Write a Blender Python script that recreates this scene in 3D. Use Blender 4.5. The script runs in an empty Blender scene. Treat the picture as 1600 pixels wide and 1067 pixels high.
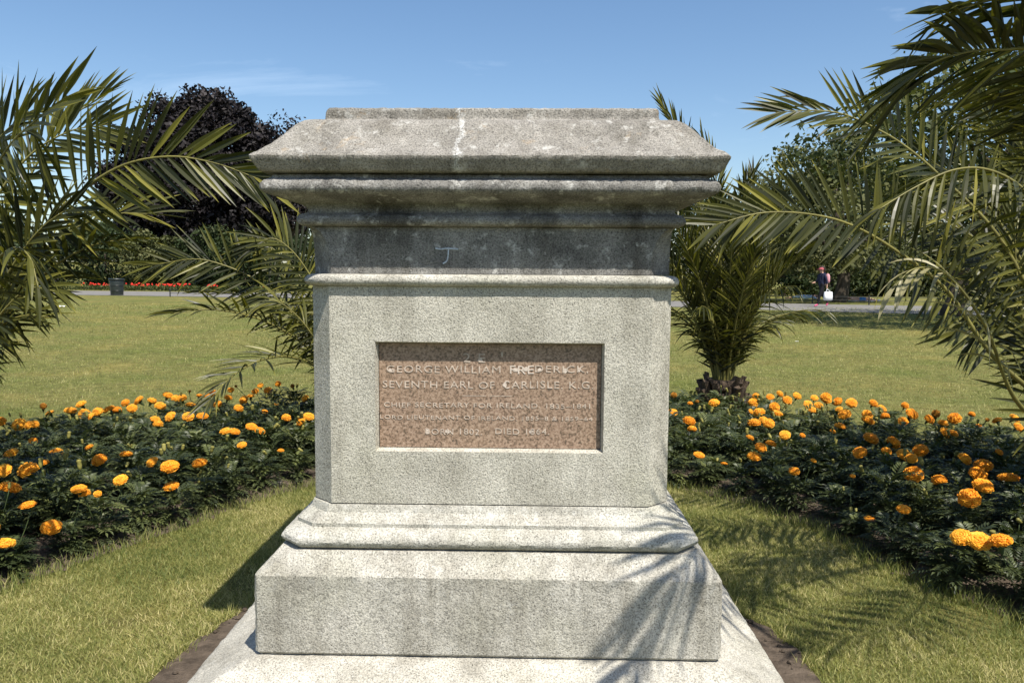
import bpy, bmesh, math, random
import numpy as np
from mathutils import Vector, Matrix, noise as mnoise
random.seed(7)
rng = np.random.default_rng(11)
S = bpy.context.scene
COL = S.collection
R = math.radians

# ------------------------------------------------------------------ camera, sky, sun, exposure
FPX, PITCH, ROLL, CZ = 1244.0, R(4.66), R(0.35), 1.85
cam = bpy.data.cameras.new('camera')
cam.sensor_width = 36.0
cam.lens = 36.0 * FPX / 1600.0
cam.clip_start, cam.clip_end = 0.05, 3000
cam_o = bpy.data.objects.new('camera', cam)
COL.objects.link(cam_o)
_f = np.array([0, math.cos(PITCH), -math.sin(PITCH)])
_r = np.array([1.0, 0, 0])
_u = np.cross(_r, _f)
_r, _u = (math.cos(ROLL)*_r + math.sin(ROLL)*_u), (-math.sin(ROLL)*_r + math.cos(ROLL)*_u)
mw = Matrix(((_r[0], _u[0], -_f[0], 0), (_r[1], _u[1], -_f[1], 0), (_r[2], _u[2], -_f[2], CZ), (0, 0, 0, 1)))
cam_o.matrix_world = mw
S.camera = cam_o

SUN = np.array([0.708, -1.17, 2.34]); SUN /= np.linalg.norm(SUN)
W = bpy.data.worlds.new('World'); S.world = W; W.use_nodes = True
nt = W.node_tree; nt.nodes.clear()
sky = nt.nodes.new('ShaderNodeTexSky'); sky.sky_type = 'NISHITA'; sky.sun_disc = False
sky.sun_elevation = math.asin(SUN[2]); sky.sun_rotation = math.atan2(SUN[0], SUN[1])
sky.air_density = 1.0; sky.dust_density = 0.9; sky.ozone_density = 1.3; sky.altitude = 20
bg = nt.nodes.new('ShaderNodeBackground'); bg.inputs['Strength'].default_value = 0.105
# thin cirrus streaks over the whole sky
tc = nt.nodes.new('ShaderNodeTexCoord'); mp = nt.nodes.new('ShaderNodeMapping')
mp.inputs['Rotation'].default_value = (0.2, 0.5, 0.6); mp.inputs['Scale'].default_value = (1.5, 5.0, 9.0)
cn = nt.nodes.new('ShaderNodeTexNoise'); cn.inputs['Scale'].default_value = 1.6; cn.inputs['Detail'].default_value = 9; cn.inputs['Roughness'].default_value = 0.62; cn.inputs['Distortion'].default_value = 0.8
cr = nt.nodes.new('ShaderNodeValToRGB'); cr.color_ramp.elements[0].position = 0.60; cr.color_ramp.elements[1].position = 1.0
cr.color_ramp.elements[1].color = (0.3, 0.3, 0.3, 1)
mx = nt.nodes.new('ShaderNodeMixRGB'); mx.inputs['Color2'].default_value = (8.5, 9.6, 10.8, 1)
hs = nt.nodes.new('ShaderNodeHueSaturation'); hs.inputs['Saturation'].default_value = 1.14
out = nt.nodes.new('ShaderNodeOutputWorld')
L = nt.links.new
L(tc.outputs['Generated'], mp.inputs['Vector']); L(mp.outputs['Vector'], cn.inputs['Vector'])
L(cn.outputs['Fac'], cr.inputs['Fac']); L(cr.outputs['Color'], mx.inputs['Fac']); L(sky.outputs['Color'], mx.inputs['Color1'])
L(mx.outputs['Color'], hs.inputs['Color']); L(hs.outputs['Color'], bg.inputs['Color']); L(bg.outputs['Background'], out.inputs['Surface'])

sl = bpy.data.lights.new('sun', 'SUN'); sl.energy = 4.9; sl.angle = R(0.53); sl.color = (1.0, 0.945, 0.85)
so = bpy.data.objects.new('sun', sl); COL.objects.link(so)
so.rotation_euler = Vector(SUN).to_track_quat('Z', 'Y').to_euler(); so.location = (6, -10, 20)
vs = S.view_settings
vs.view_transform = 'Standard'; vs.look = 'None'; vs.gamma = 1.0; vs.exposure = 0.58; vs.use_curve_mapping = False
S.render.engine = 'CYCLES'

def at(x, y, d):
    """world point seen at pixel (x, y) of the 1600 px photograph, d metres deep (world y)"""
    v = _f*FPX + _r*(x-800) + _u*(533.5-y)
    return np.array([0, 0, CZ]) + v*(d/v[1])
def onz(x, y, z):
    v = _f*FPX + _r*(x-800) + _u*(533.5-y)
    return np.array([0, 0, CZ]) + v*((z-CZ)/v[2])
def sstep(a, b, x):
    t = np.clip((np.asarray(x, float)-a)/(b-a), 0, 1); return t*t*(3-2*t)
def gz(x, y):
    """height of the terrain"""
    x = np.asarray(x, float); y = np.asarray(y, float)
    return 0.6*sstep(11, 36, y) + 3.2*sstep(62, 130, y)*(0.6+0.4*sstep(0, -40, x))

# ------------------------------------------------------------------ helpers
def mesh_np(name, V, F, mat, attr=None, smooth=False):
    """V (n,3); F (m,3) or (m,4) or a list of such arrays"""
    me = bpy.data.meshes.new(name)
    Fs = F if isinstance(F, list) and isinstance(F[0], (list, np.ndarray)) else [F]
    Fs = [np.asarray(f, np.int32) for f in Fs if len(f)]
    V = np.asarray(V, np.float32)
    me.vertices.add(len(V)); me.vertices.foreach_set('co', V.ravel())
    nl = sum(f.size for f in Fs); nf = sum(len(f) for f in Fs)
    me.loops.add(nl); me.polygons.add(nf)
    me.loops.foreach_set('vertex_index', np.concatenate([f.ravel() for f in Fs]))
    tot = np.concatenate([np.full(len(f), f.shape[1], np.int32) for f in Fs])
    me.polygons.foreach_set('loop_start', (np.cumsum(tot)-tot).astype(np.int32))
    me.polygons.foreach_set('use_smooth', np.full(nf, smooth))
    if attr is not None:
        a = me.attributes.new('rnd', 'FLOAT', 'POINT'); a.data.foreach_set('value', np.asarray(attr, np.float32))
    if mat is not None: me.materials.append(mat)
    me.update(calc_edges=True); me.validate()
    return me
def link(name, me, parent=None, loc=None, rz=None):
    o = bpy.data.objects.new(name, me); COL.objects.link(o)
    if parent is not None: o.parent = parent
    if loc is not None: o.location = loc
    if rz is not None: o.rotation_euler = (0, 0, rz)
    return o
def tag(o, label=None, cat=None, group=None, kind=None):
    if label: o['label'] = label
    if cat: o['category'] = cat
    if group: o['group'] = group
    if kind: o['kind'] = kind
    return o
def thing(name, label, cat, loc=(0, 0, 0), rz=0.0, group=None):
    o = bpy.data.objects.new(name, None); o.empty_display_size = 0.1
    COL.objects.link(o); o.location = loc; o.rotation_euler = (0, 0, rz)
    return tag(o, label, cat, group)
class MB:
    """collects polygons for one mesh"""
    def __init__(s): s.v = []; s.q = []; s.t = []; s.n = 0
    def add(s, V, Q=None, T=None):
        V = np.asarray(V, float)
        if Q is not None and len(Q): s.q.append(np.asarray(Q, int)+s.n)
        if T is not None and len(T): s.t.append(np.asarray(T, int)+s.n)
        s.v.append(V); s.n += len(V)
    def box(s, c, size, rz=0.0):
        x, y, z = np.array(size)/2.0
        V = np.array([(a*x, b*y, d*z) for d in (-1, 1) for a, b in ((-1, -1), (1, -1), (1, 1), (-1, 1))])
        ca, sa = math.cos(rz), math.sin(rz)
        V = V @ np.array([[ca, sa, 0], [-sa, ca, 0], [0, 0, 1]]) + np.array(c)
        s.add(V, [(0, 3, 2, 1), (4, 5, 6, 7), (0, 1, 5, 4), (1, 2, 6, 5), (2, 3, 7, 6), (3, 0, 4, 7)])
    def tube(s, P, Rr, n=6, cap=True):
        P = np.asarray(P, float); Rr = np.broadcast_to(np.asarray(Rr, float), (len(P),))
        T = np.gradient(P, axis=0); T /= np.linalg.norm(T, axis=1)[:, None]+1e-9
        ref = np.array([0, 0, 1.0]) if abs(T[:, 2]).mean() < 0.8 else np.array([1.0, 0, 0])
        A = np.cross(T, ref); A /= np.linalg.norm(A, axis=1)[:, None]+1e-9
        B = np.cross(T, A)
        ang = np.arange(n)*2*math.pi/n
        V = (P[:, None, :] + Rr[:, None, None]*(np.cos(ang)[None, :, None]*A[:, None, :] + np.sin(ang)[None, :, None]*B[:, None, :])).reshape(-1, 3)
        Q = [(i*n+j, i*n+(j+1) % n, (i+1)*n+(j+1) % n, (i+1)*n+j) for i in range(len(P)-1) for j in range(n)]
        T3 = []
        if cap:
            V = np.vstack([V, P[0], P[-1]]); a = len(P)*n; e = (len(P)-1)*n
            T3 = [(a, (j+1) % n, j) for j in range(n)] + [(a+1, e+j, e+(j+1) % n) for j in range(n)]
        s.add(V, Q, T3)
    def lathe(s, prof, n=16, c=(0, 0, 0)):
        prof = np.asarray(prof, float); ang = np.arange(n)*2*math.pi/n
        V = np.stack([prof[:, 0][:, None]*np.cos(ang), prof[:, 0][:, None]*np.sin(ang), np.repeat(prof[:, 1][:, None], n, 1)], -1).reshape(-1, 3)+np.array(c)
        s.add(V, [(i*n+j, i*n+(j+1) % n, (i+1)*n+(j+1) % n, (i+1)*n+j) for i in range(len(prof)-1) for j in range(n)])
    def mesh(s, name, mat, smooth=False, attr=None):
        F = []
        if s.q: F.append(np.concatenate(s.q))
        if s.t: F.append(np.concatenate(s.t))
        return mesh_np(name, np.concatenate(s.v), F, mat, attr, smooth)
    def build(s, name, mat, parent=None, smooth=False, attr=None):
        return link(name, s.mesh(name, mat, smooth, attr), parent)

# ------------------------------------------------------------------ materials
def newmat(name):
    m = bpy.data.materials.new(name); m.use_nodes = True
    n = m.node_tree; n.nodes.clear()
    o = n.nodes.new('ShaderNodeOutputMaterial'); b = n.nodes.new('ShaderNodeBsdfPrincipled')
    n.links.new(b.outputs[0], o.inputs['Surface'])
    return m, n, b, o
def N(n, t, **k):
    nd = n.nodes.new('ShaderNode'+t)
    for a, v in k.items():
        if a in nd.inputs: nd.inputs[a].default_value = v
        else: setattr(nd, a, v)
    return nd
def ramp(n, stops, interp='LINEAR'):
    r = n.nodes.new('ShaderNodeValToRGB'); cr_ = r.color_ramp; cr_.interpolation = interp
    while len(cr_.elements) < len(stops): cr_.elements.new(0.5)
    for e, (p, c) in zip(cr_.elements, stops):
        e.position = p; e.color = (c, c, c, 1) if isinstance(c, (int, float)) else (*c, 1)
    return r
def noise(n, vec, scale, detail=4, rough=0.55, dist=0.0):
    a = n.nodes.new('ShaderNodeTexNoise'); a.inputs['Scale'].default_value = scale; a.inputs['Detail'].default_value = detail
    a.inputs['Roughness'].default_value = rough; a.inputs['Distortion'].default_value = dist
    if vec is not None: n.links.new(vec, a.inputs['Vector'])
    return a
def mixc(n, fac, a, b, mode='MIX'):
    m = n.nodes.new('ShaderNodeMixRGB'); m.blend_type = mode
    for i, v in (('Fac', fac), ('Color1', a), ('Color2', b)):
        if isinstance(v, (int, float)): m.inputs[i].default_value = v if i == 'Fac' else (v, v, v, 1)
        elif isinstance(v, tuple): m.inputs[i].default_value = (*v, 1)
        else: n.links.new(v, m.inputs[i])
    return m.outputs[0]
def objcoord(n, kind='Object'):
    return n.nodes.new('ShaderNodeTexCoord').outputs[kind]

def granite(name, light, dark, speck=0.95, soot=0.5, lichen=0.0, pale=0.0, bump=0.9, algae=0.22, lime=False):
    m, n, b, o = newmat(name); v = objcoord(n); K = n.links.new
    grain = noise(n, v, 150, 3, 0.7)
    g = ramp(n, [(0.30, 0.25), (0.41, 0.66), (0.51, 1.0), (0.66, 1.36)]); K(grain.outputs['Fac'], g.inputs['Fac'])
    blot = noise(n, v, 5.5, 6, 0.62); br = ramp(n, [(0.32, dark), (0.62, light)]); K(blot.outputs['Fac'], br.inputs['Fac'])
    col = mixc(n, speck, br.outputs['Color'], mixc(n, 1.0, br.outputs['Color'], g.outputs['Color'], 'MULTIPLY'))
    # black mica flecks and pits
    vor = N(n, 'TexVoronoi', Scale=95.0); K(v, vor.inputs['Vector'])
    vr = ramp(n, [(0.12, 1.0), (0.24, 0.0)]); K(vor.outputs['Distance'], vr.inputs['Fac'])
    pn = noise(n, v, 30, 3); pr = ramp(n, [(0.50, 0.0), (0.60, 1.0)]); K(pn.outputs['Fac'], pr.inputs['Fac'])
    pit = mixc(n, 1.0, vr.outputs['Color'], pr.outputs['Color'], 'MULTIPLY')
    pf = mixc(n, 0.75, 0.0, pit)
    col = mixc(n, pf, col, (0.055, 0.05, 0.045))
    # weather staining running down
    mp_ = N(n, 'Mapping'); mp_.inputs['Scale'].default_value = (7.0, 7.0, 1.1); K(v, mp_.inputs['Vector'])
    st = noise(n, mp_.outputs['Vector'], 1.0, 6, 0.68); sr = ramp(n, [(0.46, 0.0), (0.70, soot)]); K(st.outputs['Fac'], sr.inputs['Fac'])
    col = mixc(n, sr.outputs['Color'], col, mixc(n, 1.0, col, (0.42, 0.40, 0.36), 'MULTIPLY'))
    # greenish algae bloom
    al = noise(n, v, 2.3, 5, 0.6); ar = ramp(n, [(0.5, 0.0), (0.75, algae)]); K(al.outputs['Fac'], ar.inputs['Fac'])
    col = mixc(n, ar.outputs['Color'], col, mixc(n, 1.0, col, (0.78, 0.82, 0.58), 'MULTIPLY'))
    if pale:
        pw = noise(n, v, 16, 7, 0.72); pwr = ramp(n, [(0.56, 0.0), (0.68, pale)]); K(pw.outputs['Fac'], pwr.inputs['Fac'])
        col = mixc(n, pwr.outputs['Color'], col, (0.62, 0.61, 0.57))
    if lichen:
        ln = noise(n, v, 7, 6, 0.7, 0.5); lr = ramp(n, [(0.60, 0.0), (0.70, lichen)]); K(ln.outputs['Fac'], lr.inputs['Fac'])
        col = mixc(n, lr.outputs['Color'], col, (0.42, 0.27, 0.11))
    if lime:  # white lime that has run out of the joint
        sx = n.nodes.new('ShaderNodeSeparateXYZ'); K(v, sx.inputs[0])
        wn = noise(n, v, 9, 6, 0.75); md = N(n, 'Math', operation='MULTIPLY_ADD'); K(wn.outputs['Fac'], md.inputs[0]); md.inputs[1].default_value = 0.14; K(sx.outputs['X'], md.inputs[2])
        sb = N(n, 'Math', operation='SUBTRACT'); K(md.outputs[0], sb.inputs[0]); sb.inputs[1].default_value = -0.122+0.07
        ab = N(n, 'Math', operation='ABSOLUTE'); K(sb.outputs[0], ab.inputs[0])
        lr2 = ramp(n, [(0.002, 0.62), (0.015, 0.0)]); K(ab.outputs[0], lr2.inputs['Fac'])
        gn = ramp(n, [(0.40, 0.25), (0.52, 1.0)]); K(grain.outputs['Fac'], gn.inputs['Fac'])
        col = mixc(n, mixc(n, 1.0, lr2.outputs['Color'], gn.outputs['Color'], 'MULTIPLY'), col, (0.70, 0.70, 0.68))
    K(col, b.inputs['Base Color']); b.inputs['Roughness'].default_value = 0.88
    b.inputs['Specular IOR Level'].default_value = 0.25
    hb = mixc(n, 0.5, grain.outputs['Fac'], noise(n, v, 45, 5, 0.7).outputs['Fac'])
    hb = mixc(n, pf, hb, 0.0)
    bp = N(n, 'Bump', Strength=bump, Distance=0.009); K(hb, bp.inputs['Height']); K(bp.outputs[0], b.inputs['Normal'])
    return m
G_DIE = granite('granite_die', (0.52, 0.495, 0.425), (0.39, 0.37, 0.31), soot=0.45)
G_BASE = granite('granite_base', (0.52, 0.50, 0.44), (0.35, 0.335, 0.29), soot=0.6, pale=0.5)
G_PLINTH = granite('granite_plinth', (0.49, 0.465, 0.405), (0.355, 0.337, 0.287), soot=0.7, pale=0.25, bump=0.9)
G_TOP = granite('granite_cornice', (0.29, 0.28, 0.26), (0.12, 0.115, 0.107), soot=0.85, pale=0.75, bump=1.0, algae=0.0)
G_ROOF = granite('granite_roof', (0.325, 0.305, 0.272), (0.195, 0.182, 0.160), soot=0.7, lichen=0.4, pale=0.6, bump=1.0, algae=0.1, lime=True)
G_SLAB = granite('granite_slab', (0.50, 0.475, 0.41), (0.36, 0.34, 0.29), soot=0.5, pale=0.45, bump=0.9)

def plaque_mat():
    m, n, b, o = newmat('red_granite'); v = objcoord(n); K = n.links.new
    a = noise(n, v, 95, 3, 0.75); r = ramp(n, [(0.37, (0.050, 0.036, 0.028)), (0.43, (0.17, 0.108, 0.074)), (0.52, (0.275, 0.180, 0.128)), (0.62, (0.38, 0.275, 0.205))]); K(a.outputs['Fac'], r.inputs['Fac'])
    c = noise(n, v, 4, 4); col = mixc(n, mixc(n, 0.35, 0.0, c.outputs['Fac']), r.outputs['Color'], (0.30, 0.22, 0.13))
    K(col, b.inputs['Base Color']); b.inputs['Roughness'].default_value = 0.6
    bp = N(n, 'Bump', Strength=0.25, Distance=0.003); K(a.outputs['Fac'], bp.inputs['Height']); K(bp.outputs[0], b.inputs['Normal'])
    return m
M_PLAQUE = plaque_mat()
def simple(name, col, rough=0.7, var=0.0, scale=10.0, spec=0.3, bump=0.0, bscale=40.0, metal=0.0):
    m, n, b, o = newmat(name); v = objcoord(n); K = n.links.new
    if var:
        a = noise(n, v, scale, 5, 0.6)
        lo = tuple(c*(1-var) for c in col); hi = tuple(min(1, c*(1+var)) for c in col)
        r = ramp(n, [(0.3, lo), (0.7, hi)]); K(a.outputs['Fac'], r.inputs['Fac']); K(r.outputs['Color'], b.inputs['Base Color'])
    else: b.inputs['Base Color'].default_value = (*col, 1)
    b.inputs['Roughness'].default_value = rough; b.inputs['Specular IOR Level'].default_value = spec; b.inputs['Metallic'].default_value = metal
    if bump:
        a = noise(n, v, bscale, 5, 0.65); bp = N(n, 'Bump', Strength=bump, Distance=0.02); K(a.outputs['Fac'], bp.inputs['Height']); K(bp.outputs[0], b.inputs['Normal'])
    return m
def leafmat(name, cols, rough=0.5, trans=0.3, spec=0.4, usernd=True, orr=((0.7, 0.75, 0.7), (1.2, 1.15, 1.1)), objrand=False):
    """leaf colours spread by the per-leaf random attribute; light passes through"""
    m, n, b, o = newmat(name); K = n.links.new
    if usernd:
        at_ = n.nodes.new('ShaderNodeAttribute'); at_.attribute_name = 'rnd'; fac = at_.outputs['Fac']
    else:
        fac = n.nodes.new('ShaderNodeObjectInfo').outputs['Random']
    k = len(cols); r = ramp(n, [(i/(k-1), c) for i, c in enumerate(cols)]); K(fac, r.inputs['Fac'])
    col = r.outputs['Color']
    if objrand:
        oi = n.nodes.new('ShaderNodeObjectInfo'); rr = ramp(n, [(0, orr[0]), (1, orr[1])]); K(oi.outputs['Random'], rr.inputs['Fac'])
        col = mixc(n, 1.0, col, rr.outputs['Color'], 'MULTIPLY')
    K(col, b.inputs['Base Color']); b.inputs['Roughness'].default_value = rough; b.inputs['Specular IOR Level'].default_value = spec
    if trans:
        tl = n.nodes.new('ShaderNodeBsdfTranslucent'); tcol = mixc(n, 1.0, col, (1.25, 1.35, 0.55), 'MULTIPLY'); K(tcol, tl.inputs['Color'])
        ms = n.nodes.new('ShaderNodeMixShader'); ms.inputs[0].default_value = trans
        K(b.outputs[0], ms.inputs[1]); K(tl.outputs[0], ms.inputs[2]); K(ms.outputs[0], o.inputs['Surface'])
    return m
M_PALM = leafmat('palm_leaflet', [(0.014, 0.018, 0.007), (0.034, 0.038, 0.010), (0.090, 0.091, 0.016), (0.25, 0.225, 0.040)], 0.40, 0.26, 0.33)
M_PALMDRY = leafmat('palm_leaflet_dry', [(0.20, 0.18, 0.08), (0.30, 0.27, 0.14), (0.36, 0.33, 0.2)], 0.5, 0.2, 0.4)
M_RACHIS = simple('palm_rachis', (0.17, 0.155, 0.045), 0.45, 0.3, 6)
M_TRUNK = simple('palm_trunk', (0.085, 0.060, 0.040), 0.9, 0.5, 25, bump=1.0, bscale=60)
M_MLEAF = leafmat('marigold_leaf', [(0.020, 0.030, 0.014), (0.044, 0.058, 0.023), (0.080, 0.098, 0.036), (0.155, 0.175, 0.056)], 0.45, 0.22, 0.45, objrand=True)
M_PETAL = leafmat('marigold_petal', [(0.76, 0.27, 0.014), (0.88, 0.40, 0.028), (0.93, 0.50, 0.055)], 0.6, 0.15, 0.2, objrand=True, orr=((0.95, 0.84, 0.8), (1.06, 1.18, 1.5)))
M_PETALOLD = leafmat('marigold_faded', [(0.22, 0.09, 0.01), (0.42, 0.18, 0.02), (0.55, 0.25, 0.03)], 0.7, 0.1, 0.2)
M_STEM = simple('marigold_stem', (0.06, 0.085, 0.03), 0.6, 0.3, 30)
M_SOIL = simple('soil', (0.105, 0.082, 0.062), 0.95, 0.45, 14, 0.1, 1.0, 45)
M_BARK = simple('bark', (0.070, 0.058, 0.045), 0.95, 0.45, 3, 0.1, 1.0, 6)
M_GRASS = leafmat('grass_blade', [(0.090, 0.125, 0.032), (0.200, 0.220, 0.062), (0.33, 0.315, 0.105), (0.58, 0.50, 0.25)], 0.55, 0.3, 0.3)
def lawn_mat():
    m, n, b, o = newmat('lawn'); v = objcoord(n); K = n.links.new
    f = noise(n, v, 55, 4, 0.75); fr = ramp(n, [(0.28, (0.066, 0.072, 0.021)), (0.50, (0.148, 0.145, 0.044)), (0.72, (0.245, 0.222, 0.085))]); K(f.outputs['Fac'], fr.inputs['Fac'])
    g = noise(n, v, 0.55, 6, 0.62); gr = ramp(n, [(0.34, (0.80, 0.92, 0.75)), (0.50, (1.0, 1.0, 1.0)), (0.68, (1.30, 1.16, 1.12))]); K(g.outputs['Fac'], gr.inputs['Fac'])
    col = mixc(n, 1.0, fr.outputs['Color'], gr.outputs['Color'], 'MULTIPLY')
    h = noise(n, v, 4.5, 5, 0.7); hr = ramp(n, [(0.35, 0.74), (0.65, 1.26)]); K(h.outputs['Fac'], hr.inputs['Fac'])
    col = mixc(n, 1.0, col, hr.outputs['Color'], 'MULTIPLY')
    mo = N(n, 'Mapping'); mo.inputs['Scale'].default_value = (3.0, 14.0, 1.0); mo.inputs['Rotation'].default_value = (0, 0, 0.12); K(v, mo.inputs['Vector'])
    h2 = noise(n, mo.outputs['Vector'], 1.0, 5, 0.75); hr2 = ramp(n, [(0.36, 0.80), (0.64, 1.2)]); K(h2.outputs['Fac'], hr2.inputs['Fac'])
    col = mixc(n, 1.0, col, hr2.outputs['Color'], 'MULTIPLY')
    K(col, b.inputs['Base Color']); b.inputs['Roughness'].default_value = 0.9; b.inputs['Specular IOR Level'].default_value = 0.1
    bp = N(n, 'Bump', Strength=0.9, Distance=0.03); K(f.outputs['Fac'], bp.inputs['Height']); K(bp.outputs[0], b.inputs['Normal'])
    return m
M_LAWN = lawn_mat()
M_PATH = simple('asphalt', (0.18, 0.172, 0.16), 0.9, 0.15, 2.0, 0.2, 0.4, 80)

# ------------------------------------------------------------------ ground, path, beds
def inpoly(P, x, y):
    x = np.asarray(x, float); y = np.asarray(y, float); c = np.zeros(x.shape, bool); P = np.asarray(P, float)
    j = len(P)-1
    for i in range(len(P)):
        xi, yi = P[i]; xj, yj = P[j]
        c ^= ((yi > y) != (yj > y)) & (x < (xj-xi)*(y-yi)/(yj-yi+1e-12)+xi); j = i
    return c
def resample(P, step):
    P = np.asarray(P, float); d = np.r_[0, np.cumsum(np.linalg.norm(np.diff(P, axis=0), axis=1))]
    n = max(2, int(d[-1]/step)+1); t = np.linspace(0, d[-1], n)
    return np.stack([np.interp(t, d, P[:, k]) for k in range(P.shape[1])], 1)
def catmull(P, n):
    P = np.asarray(P, float); Q = np.vstack([2*P[0]-P[1], P, 2*P[-1]-P[-2]]); o = []
    seg = len(P)-1
    for u in np.linspace(0, seg-1e-6, n):
        i = int(u); t = u-i; a, b_, c, d = Q[i:i+4]
        o.append(0.5*((2*b_)+(-a+c)*t+(2*a-5*b_+4*c-d)*t*t+(-a+3*b_-3*c+d)*t**3))
    return np.array(o)

BED_IN = [(-6.2, 1.2), (-4.8, 2.4), (-3.75, 3.4), (-2.98, 4.5), (-2.45, 5.6), (-1.8, 6.8), (-0.8, 7.2), (0.5, 7.2), (1.45, 6.85), (2.15, 6.0), (2.42, 5.0), (2.76, 4.2), (3.5, 3.3), (4.6, 2.4), (6.2, 1.2)]
BED_OUT = [(9.0, 2.6), (8.0, 4.6), (6.6, 6.5), (5.1, 7.9), (3.8, 9.0), (2.3, 9.9), (0, 10.4), (-2.6, 10.1), (-3.8, 9.1), (-5.1, 7.8), (-6.6, 6.3), (-8.0, 4.5), (-9.0, 2.6)]
bi = catmull(BED_IN, 120)[:, :2]; bo = catmull(BED_OUT, 90)[:, :2]
wob = np.array([mnoise.noise((p[0]*3.1, p[1]*3.1, 0)) for p in bi])*0.07
bi = bi + np.stack([wob, wob], 1)
BED = np.vstack([bi, bo])

xs = np.unique(np.r_[np.arange(-14, 14.01, 0.5), np.arange(-60, 60.1, 3), np.arange(-600, 601, 40)])
ys = np.unique(np.r_[np.arange(-10, 64.1, 0.5), np.arange(64, 140, 3), np.arange(-200, 901, 40)])
GX, GY = np.meshgrid(xs, ys)
V = np.stack([GX, GY, gz(GX, GY)], -1).reshape(-1, 3); nx = len(xs)
idx = (np.arange(len(ys)-1)[:, None]*nx+np.arange(nx-1)[None, :]).ravel()
lawn = link('ground', mesh_np('ground', V, np.stack([idx, idx+1, idx+nx+1, idx+nx], 1), M_LAWN, smooth=True)); tag(lawn, kind='structure')

def strip(name, A, B, mat, dz, na=2):
    A = np.asarray(A); B = np.asarray(B); rows = []
    for k in range(na+1):
        P = A+(B-A)*k/na; rows.append(np.c_[P, gz(P[:, 0], P[:, 1])+dz])
    n = len(A); V = np.concatenate(rows)
    Q = [(k*n+i, k*n+i+1, (k+1)*n+i+1, (k+1)*n+i) for k in range(na) for i in range(n-1)]
    return tag(link(name, mesh_np(name, V, Q, mat, smooth=True)), kind='structure')
pa = catmull([(-70, 58), (-34, 49), (-20, 45.5), (-6, 41), (6, 34.5), (13, 31), (22, 29), (40, 29)], 120)
pb = catmull([(-70, 70), (-36, 60), (-21, 56), (-5, 51), (8, 42.5), (14.5, 38.5), (23, 36), (40, 35.5)], 120)
strip('path', pa, pb, M_PATH, 0.014, 10)

# bed soil: triangle fan between inner and outer edge, gently mounded and cloddy
a_ = resample(bi, 0.08); b_ = resample(bo[::-1], 0.08); nn = 170; mm = 44
a_ = np.stack([np.interp(np.linspace(0, 1, nn), np.linspace(0, 1, len(a_)), a_[:, k]) for k in (0, 1)], 1)
b_ = np.stack([np.interp(np.linspace(0, 1, nn), np.linspace(0, 1, len(b_)), b_[:, k]) for k in (0, 1)], 1)
VV = []
for k in range(mm+1):
    t = k/mm; P = a_+(b_-a_)*t
    for p in P:
        h = 0.006+0.05*min(1, t*14)*min(1, (1-t)*14)
        h += 0.028*mnoise.noise((p[0]*7, p[1]*7, 2))*min(1, t*20) + 0.014*mnoise.noise((p[0]*23, p[1]*23, 5))*min(1, t*20)
        VV.append((p[0], p[1], max(0.005, h)))
Q = [(k*nn+i, k*nn+i+1, (k+1)*nn+i+1, (k+1)*nn+i) for k in range(mm) for i in range(nn-1)]
bed = link('flower_bed', mesh_np('flower_bed', VV, Q, M_SOIL, smooth=True)); tag(bed, kind='structure')

# ------------------------------------------------------------------ the pedestal
PC = np.array([-0.0955, 3.1095+0.945, 0.0]); PTH = R(-1.24)
PCW = np.array([PC[0]+0.0204, PC[1], 0])
ped = thing('stone_pedestal', 'weathered grey granite pedestal with moulded cornice and reddish inscription panel', 'pedestal', tuple(PCW), PTH)
def ring(h, c, ns, nc, rnd):
    """closed outline of a square of half width h with corners cut by c, corners slightly worn"""
    c = max(c, 0.002); pts = []
    corners = [((-h+c, -h), (h-c, -h)), ((h, -h+c), (h, h-c)), ((h-c, h), (-h+c, h)), ((-h, h-c), (-h, -h+c))]
    for i, (p, q) in enumerate(corners):
        p = np.array(p); q = np.array(q); pn = np.array(corners[(i+1) % 4][0])
        for t in np.linspace(0, 1, ns, endpoint=False): pts.append(p+(q-p)*t)
        for t in np.linspace(0, 1, nc, endpoint=False): pts.append(q+(pn-q)*t)
    P = np.array(pts)
    for _ in range(rnd): P = 0.5*P+0.25*(np.roll(P, 1, 0)+np.roll(P, -1, 0))
    return P
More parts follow.
